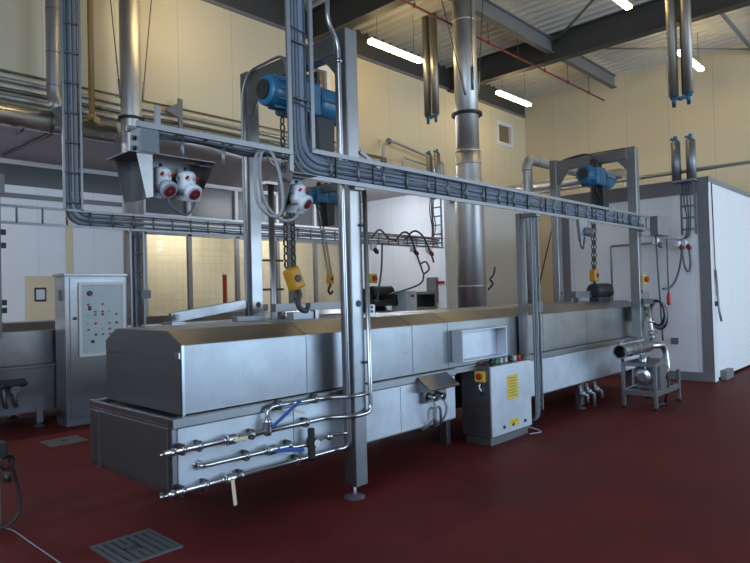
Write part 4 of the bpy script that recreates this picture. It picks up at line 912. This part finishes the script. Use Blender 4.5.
# riser at the end of the back tray with its pair of tubes
canister_pair(11.0, 8.60, 8.38, 4.0, 4.72, 5.62, 'left of the large flue', 'left of the large flue')
t = thing('cable_tray', (11.1, 8.5, 2.7), 'small upright wire ladder at the end of the back tray, left of the large flue', 'cable tray')
tray(t, (11.08, 8.62, 2.66), (11.08, 8.62, 4.02), (0, -.25, 0), .2, .035, rung=.016, m=DULL)
B(10.9, 8.3, 3.97, 11.12, 8.7, 4.0).build('shelf', ZINC, t)
for k in range(3): MB().tube(smooth_path([(11.06, 8.60 - .05 * k, 4.0), (11.04, 8.66 - .05 * k, 3.5), (11.06, 8.62 - .05 * k, 3.1), (11.0, 8.6, 2.75)]), .012, n=6).build('cable', CABD, t)
small_socket(10.20, 8.46, 2.51, 'white socket with red plug under the back tray, left of two', s=1.2)
small_socket(10.72, 8.46, 2.51, 'white socket with red plug under the back tray, right of two', s=1.2)
small_socket(8.95, 8.46, 2.51, 'grey socket under the back tray just right of the nearest gantry post', BLACK, s=1.2)
for k, (pts, lab) in enumerate([
    ([(9.6, 8.45, 2.72), (9.8, 8.42, 2.9), (10.0, 8.40, 2.86), (10.2, 8.40, 2.5), (10.3, 8.36, 2.2), (10.4, 8.36, 2.05), (10.6, 8.38, 2.15), (10.5, 8.38, 2.3), (10.3, 8.38, 2.25)], 'black cable looping from the back tray under the left white socket'),
    ([(8.9, 8.45, 2.75), (9.1, 8.42, 2.92), (9.35, 8.40, 2.75), (9.6, 8.42, 2.74)], 'black cable arching over the back tray near the nearest gantry'),
    ([(10.4, 8.36, 2.05), (10.3, 8.36, 1.85), (9.9, 8.40, 1.72), (9.4, 8.5, 1.62)], 'black cable trailing down to the dark machine behind the hood'),
    ([(9.9, 8.44, 2.76), (10.15, 8.40, 2.95), (10.45, 8.40, 2.85), (10.7, 8.40, 2.5), (10.8, 8.40, 2.3), (10.78, 8.42, 2.42)], 'black cable arching over the back tray to the right white socket'),
    ([(9.25, 8.5, 2.65), (9.2, 8.5, 2.1), (9.05, 8.52, 1.4)], 'thin black cord hanging straight under the back tray')]):
    tag(MB().tube(smooth_path(pts), .02, n=7).build('power_cable', CABD), lab, 'cable')
# machine behind the tank, box with opening, wall things
t = thing('drive_machine', (9.5, 8.9, 1.38), 'dark motor machine on the back tank just right of the nearest gantry', 'motor')
MB().lathe((9.3, 8.9, 1.66), (1, -.2, 0), [(.13, 0), (.15, .04), (.15, .5), (.1, .55)], 18).build('motor', BLACK, t)
B(9.0, 8.75, 1.38, 10.05, 9.2, 1.50).build('base', IRON, t); B(9.15, 8.85, 1.5, 9.3, 9.0, 1.75).build('gearbox', IRON, t)
B(9.55, 8.76, 1.48, 10.0, 8.9, 1.62).build('terminal_box', IRON, t)
t = thing('control_housing', (10.5, 8.8, 0), 'pale grey housing with a dark square opening behind the hood', 'cabinet')
B(9.98, 8.5, 0, 10.30, 8.94, 1.68).build('body', PLASW, t, .01)
m = B(10.32, 8.55, 0, 11.08, 8.94, 1.32); m.box(10.32, 8.55, 1.32, 10.38, 8.94, 1.60); m.box(11.0, 8.55, 1.32, 11.08, 8.94, 1.60); m.box(10.32, 8.55, 1.60, 11.08, 8.94, 1.66); m.build('opening_frame', STEEL, t)
B(10.38, 8.9, 1.32, 11.0, 8.93, 1.60).build('opening_back', BLACK, t); B(10.10, 8.494, 1.55, 10.22, 8.50, 1.60).build('warning_label', RED, t)
t = thing('wall_box', (13.6, 10.9, 1.4), 'grey elongated box on the pale side wall left of the large flue', 'wall box')
B(13.52, 10.46, 1.35, 13.63, 10.80, 2.05).build('body', PLASG, t, .02)
tag(B(13.60, 10.95, 1.45, 13.63, 11.05, 1.62).build('wall_switch', PLASG), 'small grey switch left of the elongated wall box', 'switch')
tag(B(13.615, 10.24, 1.86, 13.629, 10.46, 1.94).build('red_sign', RED), 'small dark red sign on the wall just left of the large flue', 'sign')
# things on the recess wall
t = thing('picture_frame', (4.45, YR, 1.6), 'small dark framed notice on the beige panel left of the cabinet', 'picture')
B(4.31, YR - .04, 1.66, 4.53, YR - .02, 1.94).build('frame', BLACK, t); B(4.34, YR - .045, 1.70, 4.50, YR - .039, 1.90).build('paper', PAPER, t)
tag(B(4.15, YR - .03, .0, 4.75, YR - .002, 2.17).build('door_panel', BEIGE, bevel=.01), 'beige panel on the white recess wall behind the framed notice', 'panel')
tag(B(3.45, YR - .5, 4.0, 3.62, YR - .3, 4.15).build('exit_sensor', REDB), 'small dark red device hanging under the soffit at left', 'device') if False else None
tag(MB().cyl((3.70, 13.0, 4.42), (3.80, 10.4, 4.42), .03, n=8).build('soffit_brace', DULL), 'dark bar fixed under the grey soffit left of the upright tray', 'bar')

# ------------------------------------------------------------------ floor things
t = thing('floor_drain', (1.9, 4.03, 0), 'slotted iron drain grate set in the red floor at lower left', 'drain')
m = B(1.69, 3.80, 0, 2.11, 3.825, .014); m.box(1.69, 4.245, 0, 2.11, 4.27, .014); m.box(1.69, 3.825, 0, 1.712, 4.245, .014); m.box(2.088, 3.825, 0, 2.11, 4.245, .014); m.build('frame', GRATE, t)
B(1.712, 3.825, 0, 2.088, 4.245, .002).build('pit', BLACK, t)
for i in range(7):
    x = 1.728 + i * .053
    for a, b in (((3.825, 3.965), (4.105, 4.245)) if i in (2, 3) else ((3.825, 4.245),)):
        B(x, a, .002, x + .03, b, .013).build('slat', GRATE, t)
for y in (3.965, 4.085): B(1.834, y, .002, 1.917, y + .02, .012).build('crossbar', GRATE, t)
B(1.84, 3.99, .002, 1.91, 4.08, .010).build('lift_tab', STEEL, t)
t = thing('floor_cover', (2.8, 7.74, 0), 'square pale metal cover plate set in the floor by the cabinet', 'floor plate')
B(2.58, 7.54, 0, 3.0, 7.93, .012).build('plate', PLATE, t, .003); MB().lathe((2.79, 7.74, .012), (0, 0, 1), [(.02, 0), (.02, .006)], 10).build('lift_stud', IRON, t)
t = thing('hose_stand', (1.38, 5.12, 0), 'dark post with a hanging black hose cut by the left picture edge', 'stand')
B(1.33, 5.10, 0, 1.40, 5.16, .62).build('post', DULL, t); B(1.26, 5.06, .52, 1.44, 5.20, .64).build('head', IRON, t, .01)
MB().tube(smooth_path([(1.42, 5.09, .60), (1.47, 5.07, .45), (1.50, 5.05, .28), (1.50, 5.03, .14), (1.44, 5.03, .06), (1.36, 5.06, .03)]), .011, n=8).build('hose', BLACK, t)
MB().torus((1.43, 5.06, .50), (.3, -1, 0), .05, .012, 16, 6).build('hose_loop', BLACK, t)
MB().lathe((1.43, 5.05, .36), (0, 0, 1), [(.025, 0), (.03, .06)], 10).build('nozzle', IRON, t)
tag(MB().tube(smooth_path([(1.40, 5.20, .005), (1.454, 5.05, .005), (1.462, 4.68, .005), (1.47, 4.18, .005), (1.455, 3.8, .005)]), .0045, n=6).build('floor_cable', CABL), 'thin pale cable on the floor at the lower left corner', 'cable')
